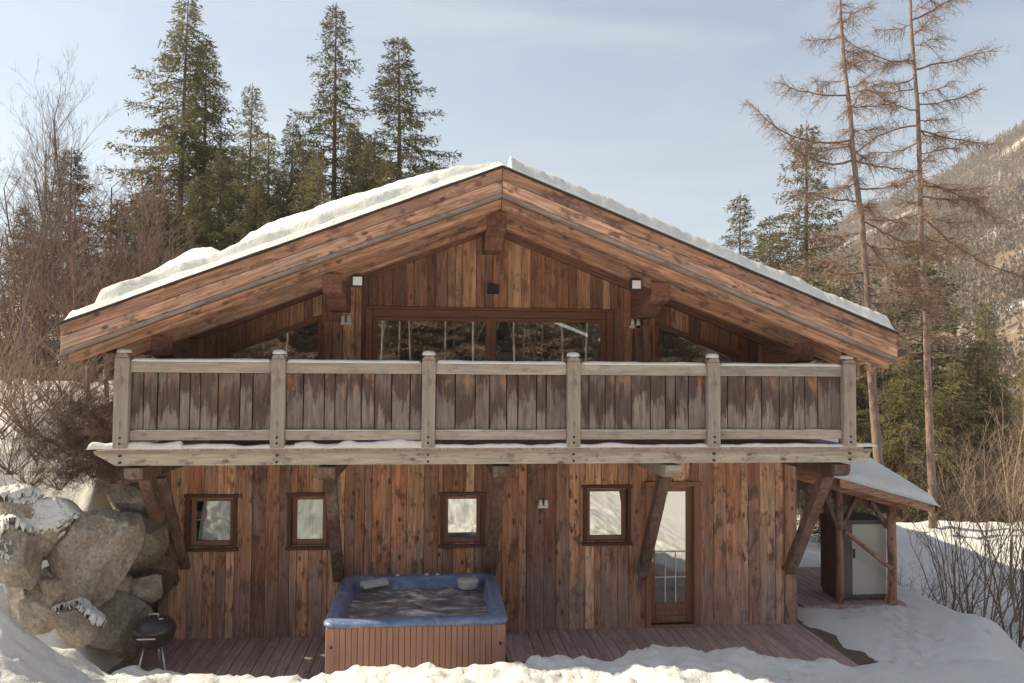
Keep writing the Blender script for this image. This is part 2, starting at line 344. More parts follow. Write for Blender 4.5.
# ------------------------------------------------------------------ ground
def crest(x):
    yc = np.interp(x, [-6,-4,-3,-1.7,-1.3,.9,1.3,2,3.4,4.2,5.2,6.0,9], [-2.5,-2.1,-2.1,-2.35,-2.75,-2.8,-2.45,-2.3,-2.1,-1.95,-1.75,-1.6,-1.6])
    zc = np.interp(x, [-6,-4.4,-3.6,-2.2,-1.2,-.6,0,.6,1,1.8,2.6,3.5,4.3,5.2,6], [1.25,.95,.46,.36,.56,.66,.68,.66,.60,.50,.58,.44,.26,.12,.06])
    return yc, zc
def ground(x, y):
    x = np.asarray(x, float); y = np.asarray(y, float)
    yc, zc = crest(x)
    yc = yc + .12*fbm(x*1.7, y*0+3, 3, 5)
    f = ss(-.18, .22, yc-y)
    front = zc*(.92+.08*ss(.2,1.6,yc-y)) + (.07*fbm(x*1.3, y*1.3, 3, 1) + .085*fbm(x*4, y*4, 4, 2) + .05*np.abs(fbm(x*9, y*9, 3, 3)) - .05*ss(.25,.6,fbm(x*6+3, y*6, 3, 6)))*ss(6.5,4.2,x)
    front = front + .03*fbm(x*.9, y*.9, 3, 9)
    z = -.12*(1-f) + front*f
    # right yard
    r = ss(5.45, 6.0, x)*(1-f)
    yard = .0 + .06*fbm(x*.9, y*.9, 3, 11) + .012*fbm(x*6, y*6, 3, 12)
    z = z*(1-r) + yard*r
    gx = np.interp(y, [-4,-1.5,0,2,4,7,12], [7.6,8.3,9.2,9.2,8.9,8.6,8.6])      # gully line
    d = x-gx
    z = z - .75*ss(-.9,.5,d)*ss(-6,-1.5,y) + (.55+.25*ss(0,6,y))*ss(.7,3.0,d)*ss(-6,-1,y)
    z = z + .12*fbm(x*1.3+9, y*1.3, 5, 13)*ss(7.6,9,x) - 1.6*ss(7.2,10,y)*ss(6.5,9,x)*ss(30,20,y)
    z = z + (.05*fbm(x*2.2, y*2.2, 5, 14) - .05*ss(.35,.6,fbm(x*3.5, y*3.5, 3, 15)))*ss(6.0,6.6,x)*ss(-2.6,-1.8,y)
    # left bank held by boulders
    lm = ss(-3.85, -4.55, x); rise = ss(-2.1, 1.0, y)
    bankz = .35 + 3.05*rise + .18*fbm(x*.8, y*.8, 4, 21) + .08*fbm(x*3, y*3, 3, 22)
    z = z*(1-lm*ss(-2.9,-1.9,y)) + bankz*lm*ss(-2.9,-1.9,y)
    bk = ss(9.4, 11.5, y)*ss(9, 2, x)
    z = z*(1-bk) + (3.3+.25*fbm(x*.3, y*.3, 3, 31))*bk
    # far slopes: up to the back left, down to the front and the right
    z = z + ss(12, 60, y)*6*ss(15, -10, x) - ss(16, 60, x)*6 + ss(-20, -60, y)*14
    z = z + .35*fbm(x*.12, y*.12, 3, 41)*ss(14, 30, np.hypot(x, y))
    for k_ in range(16):      # footprints crossing the yard
        fx = 5.95+.16*k_*.75+.12*(-1)**k_; fy = -1.9+.30*k_*.62; z = z - .055*np.exp(-(((x-fx)/.075)**4+((y-fy)/.14)**4)) + .018*np.exp(-(((x-fx)/.13)**2+((y-fy-.12)/.16)**2))
    z = z + .45*np.exp(-(((x+4.62)/.10)**2+((y+2.45)/.16)**2)) + .3*np.exp(-(((x+4.9)/.35)**2+((y+2.5)/.3)**2)) + .34*np.exp(-(((x+4.75)/.55)**2+((y+2.75)/.45)**2))*(1+.4*fbm(x*3, y*3, 3, 17))
    return z
def axis(segs):
    o = []
    for a, b, s in segs: o += list(np.arange(a, b, s))
    return np.array(o+[segs[-1][1]])
xs = axis([(-900,-200,100),(-200,-40,16),(-40,-12,2),(-12,-6.4,.4),(-6.4,9,.045),(9,16,.16),(16,40,1.5),(40,200,16),(200,900,100)])
ys = axis([(-900,-200,100),(-200,-40,16),(-40,-16,2),(-16,-5,.4),(-5,-1.0,.04),(-1.0,4,.09),(4,12,.3),(12,40,1.5),(40,200,16),(200,900,100)])
X, Y = np.meshgrid(xs, ys); Z = ground(X, Y)
V = np.stack([X, Y, Z], -1).reshape(-1, 3); nx, ny = len(xs), len(ys)
i = np.arange(nx-1)[None, :] + np.arange(ny-1)[:, None]*nx
Fc = np.stack([i, i+1, i+nx+1, i+nx], -1).reshape(-1, 4)
g = npmesh('snowy_ground', V, Fc, M_snow, smooth=True); tag(g, kind='structure')
def gz(x, y): return float(ground(x, y))

# bare strip between deck and snow, and under the tub side
mb = MB(); ps = []
yy = np.linspace(.55, -1.62, 26); vs = []; fs = []
for k, y in enumerate(yy):
    w = .12+.17*ss(.5, -1.3, y) + .14*float(fbm(y*3, 1.0, 3, 5))
    for j in range(6):
        xj = 5.57+w*j/5; vs.append((xj, y, max(gz(xj, y), -.06)+.02-.022*(j/5)**3))
for k in range(len(yy)-1):
    for j in range(5): fs.append((k*6+j, (k+1)*6+j, (k+1)*6+j+1, k*6+j+1))
mb.add(vs, fs, smooth=True); tag(mb.build('bare_ground', M_dirt), kind='structure')

# ------------------------------------------------------------------ deck
t = empty('wooden_deck', (0,0,0)); tag(t, 'low brown board terrace in front of the chalet under the balcony', 'deck')
mb = MB(); x = -4.25
while x < 5.5:
    w = .138; mb.box(x, min(x+w, 5.52), -3.0 if x < 1.3 else (-2.7 if x < 3.2 else -2.3), -.03, -.045, 0+random.uniform(-.002,.002)); x += .145
mb.build('deck_boards', M_deck, t, .004)
mb = MB()
for y in (-2.3,-1.2,-.2): mb.box(-4.2, 5.49, y-.04, y+.04, -.16, -.05)
mb.box(5.525, 5.56, -2.25, -.03, -.15, -.005)
mb.build('deck_joist', M_brace, t)

# ------------------------------------------------------------------ chalet
XC = .83; XL, XR = -3.78, 5.48; YB = 9.0
def rz(x): return 6.26 - .39*abs(x-XC)          # roof edge top line
house = empty('chalet', (0,0,0)); tag(house, 'large aged wood plank chalet with snowy gable roof and long balcony', 'house')

# openings
wins = [(-3.40,-2.76,1.27,1.95),(-2.00,-1.47,1.27,1.96),(.16,.74,1.27,1.95),(2.26,2.91,1.27,2.04)]
door = (3.20,3.98,.03,2.06)
def boards(x0, x1, zbot, ztop, cuts, name, mat, back, wmin=.09, wmax=.24, thick=.03):
    """vertical boards in front of a solid wall core; cuts = openings (x0,x1,zbottom fn,ztop fn)"""
    edges = [x0]
    marks = sorted({c for q in cuts for c in q[:2]} | {x1})
    while edges[-1] < x1-.001:
        w = random.uniform(wmin, wmax); nxt = edges[-1]+w
        mk = [m_ for m_ in marks if m_ > edges[-1]+.001][0]
        if nxt > mk-.06: nxt = mk
        edges.append(nxt)
    A = MB(); B = MB()
    for a, b_ in zip(edges[:-1], edges[1:]):
        c = (a+b_)/2; spans = [(zbot, None)]; tone = (random.random(), random.random(), random.random())
        segs = []
        lo = zbot; lo_a = lo_b = zbot
        for q in cuts:
            if q[0]-.001 <= c <= q[1]+.001:
                segs.append((lo_a, lo_b, q[2](a), q[2](b_))); lo_a, lo_b = q[3](a), q[3](b_)
        segs.append((lo_a, lo_b, ztop(a), ztop(b_)))
        pr = random.uniform(0, .014)
        for s0, s1, e0, e1 in segs:
            if e0-s0 < .03 and e1-s1 < .03: continue
            g_ = .0025
            tn = tone if random.random() < .6 else (random.random(), random.random(), random.random())
            A.prism_y([(a+g_, s0), (b_-g_, s1), (b_-g_, e1), (a+g_, e0)], -.012-pr, thick, tn)
            B.prism_y([(a, s0), (b_, s1), (b_, e1), (a, e0)], thick+.002, .25, tone)
    A.build(name, mat, house, .003); B.build('wall_core', back, house)
K = lambda v: (lambda x: v)
random.seed(21)
boards(XL, XR, -.02, K(2.62), [(w[0], w[1], K(w[2]), K(w[3])) for w in wins]+[(door[0], door[1], K(door[2]), K(door[3]))], 'lower_wall', M_wall, M_room, .10, .27)
gab = (-.94, 2.63, 2.84, 4.66)
def tl(x): return rz(x)-.745     # top of the slanted side windows
random.seed(5)
boards(XL, XR, 2.62, lambda x: rz(x)-.30, [(gab[0], gab[1], K(gab[2]), K(gab[3])),
    (-2.92, -1.60, K(2.95), lambda x: tl(x)), (3.32, 4.62, K(2.95), lambda x: tl(x))], 'gable_wall', M_gable, M_room, .10, .22)
# side, back walls, floors
mb = MB(); mb.box(XL, XL+.22, .252, YB, -.1, 4.15); mb.box(XR-.22, XR, .252, YB, -.1, 4.15)
mb.prism_y([(XL,-.1),(XR,-.1),(XR,rz(XR)-.3),(XC,rz(XC)-.3),(XL,rz(XL)-.3)], YB+.001, YB+.2); mb.build('side_wall', M_wall, house)
mb = MB(); mb.box(XL+.225, XR-.225, .252, YB-.01, 2.50, 2.78); mb.box(XL+.225, XR-.225, .252, YB-.01, -.1, -.01)
mb.box(XL+.225, XR-.225, 4.0, 4.1, 2.79, 4.2); mb.box(XL+.225, XR-.225, 3.0, 3.1, 0, 2.49); mb.build('floor_slab', M_room, house)
# interior wooden posts seen behind the glass
mb = MB()
for x in (-.1, 1.75): mb.box(x, x+.14, 1.6, 1.74, 2.79, 5.2)
mb.box(-2.6, 4.4, 3.7, 3.9, 2.79, 3.5); mb.build('interior_post', M_post, house)

def pane(parent, poly, y, mat=None):
    mb = MB(); mb.prism_y(poly, y, y+.008); return mb.build('pane', mat or M_glass, parent)
def rect(a, b, c, d): return [(a,c),(b,c),(b,d),(a,d)]
def small_window(w, curtain, glass2=False):
    x0, x1, z0, z1 = w
    mb = MB(); e = .035      # outer casing, proud of the boards
    mb.box(x0-e, x0+.02, -.05, .24, z0-.01, z1+.01); mb.box(x1-.02, x1+e, -.05, .24, z0-.01, z1+.01)
    mb.box(x0-e-.02, x1+e+.02, -.055, .24, z1+.011, z1+.055); mb.box(x0-e-.02, x1+e+.02, -.075, .24, z0-.055, z0-.011)
    win = mb.build('window', M_framed, house, .004)
    a, b_, c, d_ = x0+.022, x1-.022, z0-.009, z1+.009
    mb = MB(); s = .062; y0, y1 = .05, .115
    mb.box(a, a+s, y0, y1, c, d_); mb.box(b_-s, b_, y0, y1, c, d_); mb.box(a+s+.001, b_-s-.001, y0+.002, y1, d_-s, d_); mb.box(a+s+.001, b_-s-.001, y0+.002, y1, c, c+s+.015)
    mb.build('sash', M_frame, win, .006, 2)
    pane(win, rect(a+s-.005, b_-s+.005, c+s, d_-s+.005), .078, M_glass2 if glass2 else None)
    mb = MB(); xm = (a+b_)/2; zm = (c+d_)/2+.02
    mb.box(xm-.008, xm+.008, .092, .104, c+s, d_-s); mb.box(a+s, xm-.009, .092, .104, zm-.008, zm+.008); mb.box(xm+.009, b_-s, .092, .104, zm-.008, zm+.008)
    mb.build('glazing_bar', M_muntin, win)
    if curtain:
        mb = MB(); n = 40; xa = a+(.12 if curtain == 2 else .0)
        vs = []
        for k in range(n+1):
            x = a+.02+(b_-a-.04)*k/n; y = .125+.008*math.sin(k*1.35)
            vs += [(x if curtain == 1 else max(x, a+.06), y, c), (x if curtain == 1 else max(x, a+.16), y, d_)]
        mb.add(vs, [(2*k, 2*k+2, 2*k+3, 2*k+1) for k in range(n)], smooth=True); mb.build('curtain', M_curtain, win)
small_window(wins[0], 2, True); small_window(wins[1], 1, True); small_window(wins[2], 1); small_window(wins[3], 0)
# door
x0, x1, z0, z1 = door
mb = MB(); mb.box(x0-.03, x0+.045, -.05, .24, 0, z1+.01); mb.box(x1-.075, x1+.03, -.05, .24, 0, z1+.01); mb.box(x0-.05, x1+.05, -.055, .24, z1+.011, z1+.08)
mb.box(x0+.046, x1-.076, -.06, .24, .0, .03)
dr = mb.build('door', M_frame, house, .004)
a, b_ = x0+.047, x1-.077; c, d_ = .034, z1+.008; y0, y1 = .05, .11
mb = MB(); mb.box(a, a+.085, y0, y1, c, d_); mb.box(b_-.085, b_, y0, y1, c, d_); mb.box(a+.086, b_-.086, y0+.002, y1, d_-.09, d_); mb.box(a+.086, b_-.086, y0+.002, y1, c, .33)
for k in range(3): mb.box(a+.09, b_-.09, y0-.008, y0+.001, .06+k*.085, .135+k*.085)
mb.build('door_leaf', M_frame, dr, .004)
pane(dr, rect(a+.083, b_-.083, .328, d_-.088), .078)
mb = MB(); gx0, gx1 = a+.086, b_-.086
for k in (1,2): mb.box(gx0+(gx1-gx0)*k/3-.008, gx0+(gx1-gx0)*k/3+.008, .066, .0775, .33, 1.09)
for k in (1,2): mb.box(gx0, gx1, .0665, .077, .33+k*.375-.008, .33+k*.375+.008)
mb.build('glazing_bar', M_muntin, dr)
mb = MB(); mb.tube([(a+.045,.03,1.02),(a+.045,-.02,1.02),(a+.14,-.02,1.02)], .009, 8); mb.box(a+.03,a+.06,.044,.049,.94,1.10); mb.build('handle', M_steel, dr)
# big gable window
x0, x1, z0, z1 = gab; xm = .845
mb = MB(); mb.box(x0-.03, x0+.06, -.06, .2, z0, z1+.0); mb.box(x1-.06, x1+.03, -.06, .2, z0, z1); mb.box(x0-.06, x1+.06, -.075, .2, z1+.001, z1+.035)
mb.box(x0+.061, x1-.061, -.03, .2, z1-.11, z1-.001); mb.box(x0+.061, x1-.061, -.03, .2, z0, z0+.08)
gw = mb.build('window', M_framex, house, .004)
for p, q in ((x0+.062, xm-.001), (xm+.001, x1-.062)):
    mb = MB(); s = .075
    mb.box(p, p+s, -.01, .07, z0+.081, z1-.111); mb.box(q-s, q, -.01, .07, z0+.081, z1-.111); mb.box(p+s+.001, q-s-.001, -.008, .07, z1-.112-.05, z1-.112); mb.box(p+s+.001, q-s-.001, -.008, .07, z0+.082, z0+.17)
    mb.build('sash', M_framex, gw, .004); pane(gw, rect(p+s-.004, q-s+.004, z0+.168, z1-.160), .03)
for p, q in ((x0+.14, x0+.30), (x1-.30, x1-.14)):
    mb = MB(); n = 12; vs = []
    for k in range(n+1):
        x = p+(q-p)*k/n; y = .17+.02*math.sin(k*1.9); vs += [(x,y,z0+.02),(x,y,z1-.05)]
    mb.add(vs, [(2*k,2*k+2,2*k+3,2*k+1) for k in range(n)], smooth=True); mb.build('curtain', M_curtain, gw)
for p, q in ((-2.92,-1.60), (3.32,4.62)):
    mb = MB(); s = .05; zp, zq = tl(p), tl(q)
    mb.prism_y([(p,2.95),(p+s,2.95),(p+s,tl(p+s)),(p,zp)], -.03, .2); mb.prism_y([(q-s,2.95),(q,2.95),(q,zq),(q-s,tl(q-s))], -.03, .2)
    mb.prism_y([(p+s+.001,tl(p+s)-.06),(q-s-.001,tl(q-s)-.06),(q-s-.001,tl(q-s)),(p+s+.001,tl(p+s))], -.045, .2)
    mb.box(p+s+.001, q-s-.001, -.03, .2, 2.951, 3.01)
    tw = mb.build('window', M_framex, house, .003)
    pane(tw, [(p+s,3.01),(q-s,3.01),(q-s,tl(q-s)-.06),(p+s,tl(p+s)-.06)], .05)
# gable posts
for x in (-1.44, 3.12):
    mb = MB(); mb.box(x-.12, x+.0, -.06, -.03, 2.82, rz(x)-.9, (.3,.2,.5)); mb.box(x+.003, x+.13, -.055, -.03, 2.82, rz(x)-.9, (.8,.1,.4)); mb.build('gable_post', M_post, house, .004)
# corner post
mb = MB(); mb.box(XR-.165, XR+.0, -.045, .0-.03, -.02, 2.56, (.9,.3,.2)); mb.box(XR+.002, XR+.03, -.03, .25, -.02, 2.56, (.3,.3,.2)); mb.build('corner_post', M_post, house, .004)

# roof
YF = -1.95; YBK = 9.8; XE0, XE1 = XC-5.14, XC+5.14
roof = None
mb = MB()
def slab(mb, xa, xb, y0, y1, top, bot, tone=None):
    mb.prism_y([(xa, rz(xa)-bot), (xb, rz(xb)-bot), (xb, rz(xb)-top), (xa, rz(xa)-top)], y0, y1, tone)
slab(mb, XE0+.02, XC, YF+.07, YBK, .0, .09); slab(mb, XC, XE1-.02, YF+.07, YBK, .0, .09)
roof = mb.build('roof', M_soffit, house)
def pair(name, mat, y0, y1, top, bot, x_in=0, bev=.006, tones=(None, None)):
    for s_, tn in zip((0, 1), tones):
        xa, xb = (XE0+x_in, XC-.003) if s_ == 0 else (XC+.003, XE1-x_in)
        # rotated local frame so the grain follows the slope
        L = (xb-xa); ang = math.atan(.39) if s_ == 0 else -math.atan(.39)
        mb = MB(); ca = math.cos(ang); sa = math.sin(ang)
        ox, oz = (xa, rz(xa)) if s_ == 0 else (xa, rz(xa))
        def loc(x, z): dx, dz = x-ox, z-oz; return (dx*ca+dz*sa, -dx*sa+dz*ca)
        poly = [loc(xa, rz(xa)-bot), loc(xb, rz(xb)-bot), loc(xb, rz(xb)-top), loc(xa, rz(xa)-top)]
        mb.prism_y(poly, y0, y1, tn if tn else (random.random(), random.random(), random.random()))
        o = mb.build(name, mat, roof, bev); o.location = (ox, 0, oz); o.rotation_euler = (0, -ang, 0)
pair('fascia_board', M_beam, YF+.018, YF+.07, -.03, .125, 0, .006)
pair('fascia_board', M_beaml, YF, YF+.06, .128, .288, 0, .008)
pair('fascia_trim', M_trim, YF-.012, YF+.10, .291, .335, 0)
pair('barge_rafter', M_beam, YF+.10, YF+.25, .338, .45, .06)
pair('inner_rafter', M_beam, -1.10, -.95, .30, .525, .3)
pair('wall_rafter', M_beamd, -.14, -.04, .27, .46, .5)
# soffit cross boards between (under the roof slab) and eaves closing boards
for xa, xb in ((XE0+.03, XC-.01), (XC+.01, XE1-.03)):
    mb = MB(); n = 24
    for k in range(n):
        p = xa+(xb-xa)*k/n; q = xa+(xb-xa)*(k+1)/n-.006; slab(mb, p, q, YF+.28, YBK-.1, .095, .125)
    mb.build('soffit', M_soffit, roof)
mb = MB(); slab(mb, XE0-.02, XC, YF-.02, YF+.2, -.052, -.032); slab(mb, XC, XE1+.02, YF-.02, YF+.2, -.052, -.032); mb.build('shingle_edge', M_dark, roof)
for xa in (XE0-.003, XE1-.04): mb = MB(); mb.box(xa, xa+.043, YF+.075, YBK, rz(XE0)-.28, rz(XE0)-.02); mb.build('eaves_board', M_beamy, roof, .005)
for sx, x in ((-1, XE0-.11), (1, XE1+.11)):
    mb = MB(); zc_ = rz(XE0)-.17; n = 10; vs = []; y0, y1 = YF+.10, YBK
    for y in (y0, y1):
        for k in range(n+1):
            q = math.pi+math.pi*k/n; vs.append((x+.085*math.cos(q), y, zc_+.085*math.sin(q)))
    mb.add(vs, [(k, k+1, n+2+k, n+1+k) for k in range(n)]+[tuple(range(n+1))], smooth=False)
    g_ = mb.build('gutter', M_gutter, roof); s_ = g_.modifiers.new('Solid', 'SOLIDIFY'); s_.thickness = .006
# chimney-less roof: purlins with corbels
for x, zt in ((XC, rz(XC)-.34), (-1.32, rz(-1.32)-.385), (3.08, rz(3.08)-.385), (-3.45, rz(-3.45)-.40), (5.12, rz(5.12)-.40)):
    w = .13; mb = MB()
    yf = -1.12
    prof = [(.0, zt-.30), (yf+.42, zt-.30), (yf+.30, zt-.36), (yf+.18, zt-.30), (yf+.10, zt-.22), (yf, zt-.20), (yf, zt), (0, zt)]
    prof = [(-.02, zt-.44), (yf+.62, zt-.44), (yf+.50, zt-.38), (yf+.36, zt-.30), (yf+.12, zt-.27), (yf, zt-.25), (yf, zt), (-.02, zt)]
    mb.prism_x(prof[::-1], x-w, x+w); mb.build('purlin', M_beamy, house, .012, 2)

# balcony
YBAL = -1.58
mb = MB(); x = -3.95
while x < 5.66: mb.box(x, min(x+.139, 5.66), YBAL-.06, -.035, 2.775, 2.803); x += .145
bal = mb.build('balcony', M_deck, house)
mb = MB(); mb.prism_y([(-4.04,2.73),(-3.80,2.595),(5.76,2.595),(5.80,2.773),(-4.06,2.773)], YBAL-.02, YBAL+.10)
mb.build('edge_beam', M_sill, bal, .008, 2)
mb = MB(); mb.box(-4.02, 5.80, YBAL-.055, YBAL-.022, 2.74, 2.774); mb.build('edge_trim', M_grey, bal, .004)
PX = [-3.72, -1.885, -.05, 1.785, 3.62, 5.46]
protop = None
mb = MB(); mb.box(-.085,.085,-.085,.085,-.0,1.09); mb.prism_y([(-.085,1.092),(.085,1.092),(.05,1.15),(-.05,1.15)], -.085, .085)
pst = mb.build('post', M_greyz, bal, .012, 2)
blt = MB().tube([(0,-.10,0),(0,-.05,0)], .015, 8).build('bolt', M_dark, bal)
for k, x in enumerate(PX):
    o = pst if k == 0 else pst.copy()
    if k: COL.objects.link(o); o.parent = bal
    o.location = (x, YBAL-.03, 2.81)
    for q, z in enumerate((.06,.13,-.09,-.17)):
        b2 = blt if (k == 0 and q == 0) else blt.copy()
        if b2 is not blt: COL.objects.link(b2); b2.parent = bal
        b2.location = (x, YBAL-.03+(0 if z > 0 else .015), 2.81+z)
random.seed(11)
for k in range(5):
    a, b_ = PX[k]+.087, PX[k+1]-.087
    mb = MB(); mb.box(a, b_, YBAL-.075, YBAL+.045, 3.725, 3.855); mb.build('top_rail', M_grey, bal, .008, 2)
    mb = MB(); mb.box(a, b_, YBAL-.06, YBAL+.03, 2.905, 3.02); mb.build('bottom_rail', M_grey, bal, .008, 2)
    mb = MB(); x = a
    while x < b_-.02:
        w = random.uniform(.12,.26); 
        if b_-x-w < .1: w = b_-x
        mb.box(x+.007, x+w-.007, YBAL-.03+random.uniform(0,.008), YBAL+.005, 3.022, 3.723); x += w
    mb.build('panel', M_panel, bal, .003)
for x in (PX[0], PX[-1]):
    mb = MB(); mb.box(x-.05, x+.05, YBAL+.06, -.03, 3.725, 3.855); mb.box(x-.045, x+.045, YBAL+.06, -.03, 2.905, 3.02); mb.build('side_rail', M_greyz, bal, .006)
    mb = MB(); y = YBAL+.07
    while y < -.1: mb.box(x-.015, x+.015, y, y+.17, 3.022, 3.723); y += .185
    mb.build('side_panel', M_panel, bal)
# outriggers and braces
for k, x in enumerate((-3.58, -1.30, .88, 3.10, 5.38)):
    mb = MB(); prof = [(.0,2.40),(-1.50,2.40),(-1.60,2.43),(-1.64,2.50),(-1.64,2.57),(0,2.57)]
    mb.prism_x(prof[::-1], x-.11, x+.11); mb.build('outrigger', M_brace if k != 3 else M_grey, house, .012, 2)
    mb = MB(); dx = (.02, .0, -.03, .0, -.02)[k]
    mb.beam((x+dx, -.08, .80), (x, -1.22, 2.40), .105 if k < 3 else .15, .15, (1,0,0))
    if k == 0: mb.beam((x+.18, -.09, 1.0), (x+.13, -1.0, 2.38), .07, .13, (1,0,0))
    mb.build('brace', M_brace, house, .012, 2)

# ------------------------------------------------------------------ snow lying on roof and rails
def snowfield(name, x0, x1, y0, y1, thick, base, nx=120, ny=60, ylist=None):
    xs = np.linspace(x0, x1, nx); ys_ = np.linspace(y0, y1, ny) if ylist is None else np.array(ylist); ny = len(ys_)
    X, Y = np.meshgrid(xs, ys_); B = base(X, Y); T = thick(X, Y)
    top = np.stack([X, Y, B+T], -1).reshape(-1,3); bot = np.stack([X, Y, B], -1).reshape(-1,3)
    V = np.concatenate([top, bot]); n = nx*ny
    i = (np.arange(nx-1)[None,:]+np.arange(ny-1)[:,None]*nx).reshape(-1)
    F_ = [np.stack([i,i+1,i+nx+1,i+nx],-1), np.stack([i,i+nx,i+nx+1,i+1],-1)+n]
    e = np.arange(nx-1); F_.append(np.stack([e,e+n,e+1+n,e+1],-1)); e2 = e+(ny-1)*nx; F_.append(np.stack([e2,e2+1,e2+1+n,e2+n],-1))
    f_ = np.arange(ny-1)*nx; F_.append(np.stack([f_,f_+nx,f_+nx+n,f_+n],-1)); g2 = f_+nx-1; F_.append(np.stack([g2,g2+n,g2+nx+n,g2+nx],-1))
    return npmesh(name, V, np.concatenate(F_), M_snowr, smooth=True)
rb = lambda X, Y: 6.26+.053-.39*np.abs(X-XC)
def tleft(X, Y):
    front = YF-.01
    u = X-XE0
    edge = ss(0, .10, u)
    lip = (.085+.02*fbm(X*3, Y*3, 3, 51)+.012*fbm(X*14, Y*8, 2, 52))*ss(-.02, .06, Y-front)
    set_ = .34+.07*fbm(X*1.5, 0*Y, 3, 53)
    th = ss(set_-.02, set_+.03, Y-front)*ss(.16, .32, u)
    th2 = np.interp(X, [-4.3,-3.9,-3.2,-2.75,-2.2,-1,0.2,.8], [.19,.22,.22,.17,.22,.22,.20,.13])
    deep = ss(.40, 1.2, Y-front)*np.interp(X, [-4.3,-3.9,-3.55,-3.2,-2.95,-2.72,-2.45,-1.5,0,.6,.85], [.02,.10,.24,.31,.27,.13,.28,.30,.26,.12,.04])
    dome = np.interp(X, [-4.3,-1.5,.3,.95], [1,1,.95,.55])
    return (lip + th*th2 + deep)*edge*dome + .015*fbm(X*2.2, Y*2.2, 3, 54)*edge
yl = list(np.linspace(YF-.03, YF+.7, 46))+list(np.linspace(YF+.8, YBK, 34))
s1 = snowfield('roof_snow', XE0-.03, XC+.10, YF-.03, YBK, tleft, rb, 240, ylist=yl)
tag(s1, 'thick bright snow blanket on the left roof slope', 'snow', kind='stuff')
def tright(X, Y):
    front = YF-.01; u = XE1-X
    return ((.165+.04*fbm(X*2.2, Y*2, 4, 61)+.035*np.abs(fbm(X*7, Y*5, 3, 62)))*ss(-.03,.10,Y-front) + .10*ss(1.2,1.9,u)*ss(2.9,2.3,u)*ss(.3,2,Y-front) + .12*ss(.5,4,Y-front)*ss(.4,2,u))*ss(0,.10,u)
s2 = snowfield('roof_snow', XC+.101, XE1+.03, YF-.03, YBK, tright, rb, 240, ylist=yl)
tag(s2, 'thin bluish snow layer on the right roof slope', 'snow', kind='stuff')
def strip(x0, x1, y0, y1, z, h, mb, amp=.3, n=60, seed=1):
    ys_ = np.array([0,.02,.12,.3,.5,.7,.88,.98,1.0]); prof = np.array([0,.55,.85,1,1,1,.85,.55,0])
    xs_ = np.linspace(x0, x1, n); vs = []; fs = []
    for i, x in enumerate(xs_):
        e = min(1, (x-x0)/.03, (x1-x)/.03); e = math.sqrt(max(e, 0))
        hh = h*(1+amp*float(fbm(x*4, seed, 3, seed)))*e
        wob = .012*float(fbm(x*7, 3.3, 2, seed+3))
        for yy_, p in zip(ys_, prof): vs.append((x, y0+(y1-y0)*yy_+(wob if yy_ < .5 else 0), z+hh*p))
    m_ = len(ys_)
    for i in range(n-1):
        for j in range(m_-1): fs.append((i*m_+j, (i+1)*m_+j, (i+1)*m_+j+1, i*m_+j+1))
        fs.append((i*m_+m_-1, (i+1)*m_+m_-1, (i+1)*m_, i*m_))
    mb.add(vs, fs, smooth=True)
mb = MB()
for k in range(5): strip(PX[k]+.09, PX[k+1]-.09, YBAL-.078, YBAL+.045, 3.856, .042, mb, .25, 60, k+2)
for x in PX:
    mb.lathe([(.083,0),(.086,.015),(.075,.04),(.045,.056),(0.001,.06)], (x, YBAL-.03, 3.96), 16)
strip(-4.08, 5.86, YBAL-.075, YBAL-.005, 2.804, .045, mb, .5, 260, 30)
strip(-4.10, -3.0, YBAL-.10, YBAL+.02, 2.80, .075, mb, .6, 60, 31); strip(-1.70, -.05, YBAL-.09, YBAL+.0, 2.804, .075, mb, .6, 70, 32)
strip(-3.6, 5.4, YBAL-.061, YBAL-.03, 3.0205, .008, mb, .9, 120, 40)
tag(mb.build('balcony_snow', M_snowr), 'thin snow lying along the balcony rails, post tops and edge', 'snow', kind='stuff')

# ------------------------------------------------------------------ lamps on the walls
def flood(px, py, Y, s, label):
    p = at(px, py, Y); o = empty('floodlight', p); tag(o, label, 'lamp', 'square lamps under the roof')
    h = s/2
    mb = MB(); mb.box(-h*1.25, h*1.25, .0, .07, -h*1.2, h*1.2); mb.box(-.02,.02,.07,.22 if Y < -.5 else .0-Y-.0,-.02,.02); mb.build('housing', M_dark, o, .004)
    mb = MB(); mb.box(-h*.9, h*.9, -.012, -.001, -h*.85, h*.85); mb.build('lens', M_white, o, .003)
flood(357.5, 281, -1.17, .13, 'square white lamp right of the left roof purlin end')
flood(636.5, 284.5, -1.17, .13, 'square white lamp left of the right roof purlin end')
flood(179.5, 347.5, -.12, .13, 'square white lamp low under the left eave')
flood(796, 350.5, -.12, .14, 'square white lamp low under the right eave')
def twin(px, py, label, s=1.0, Y=-.06):
    p = at(px, py, Y); o = empty('twin_spotlight', p); tag(o, label, 'lamp', 'small twin white spots on the facade')
    mb = MB(); mb.box(-.06*s,.06*s,-.0,.02,-.055*s,-.02*s); mb.build('base_plate', M_white, o, .003)
    for q in (-1, 1):
        mb = MB(); mb.lathe([(.001,-.03*s),(.026*s,-.028*s),(.018*s,.045*s),(.001,.05*s)], (q*.033*s,-.03,0), 14); mb.build('lamp_head', M_white, o)
twin(346, 320, 'twin white spot on the plank left of the gable window', 1.3)
twin(635, 323.5, 'twin white spot on the plank right of the gable window', 1.3)
twin(543, 503.5, 'twin white spot on the lower wall above the deck', 1.25)
p = at(493, 290, -.03); o = empty('wall_lamp', p); tag(o, 'small black box lamp above the gable window centre', 'lamp')
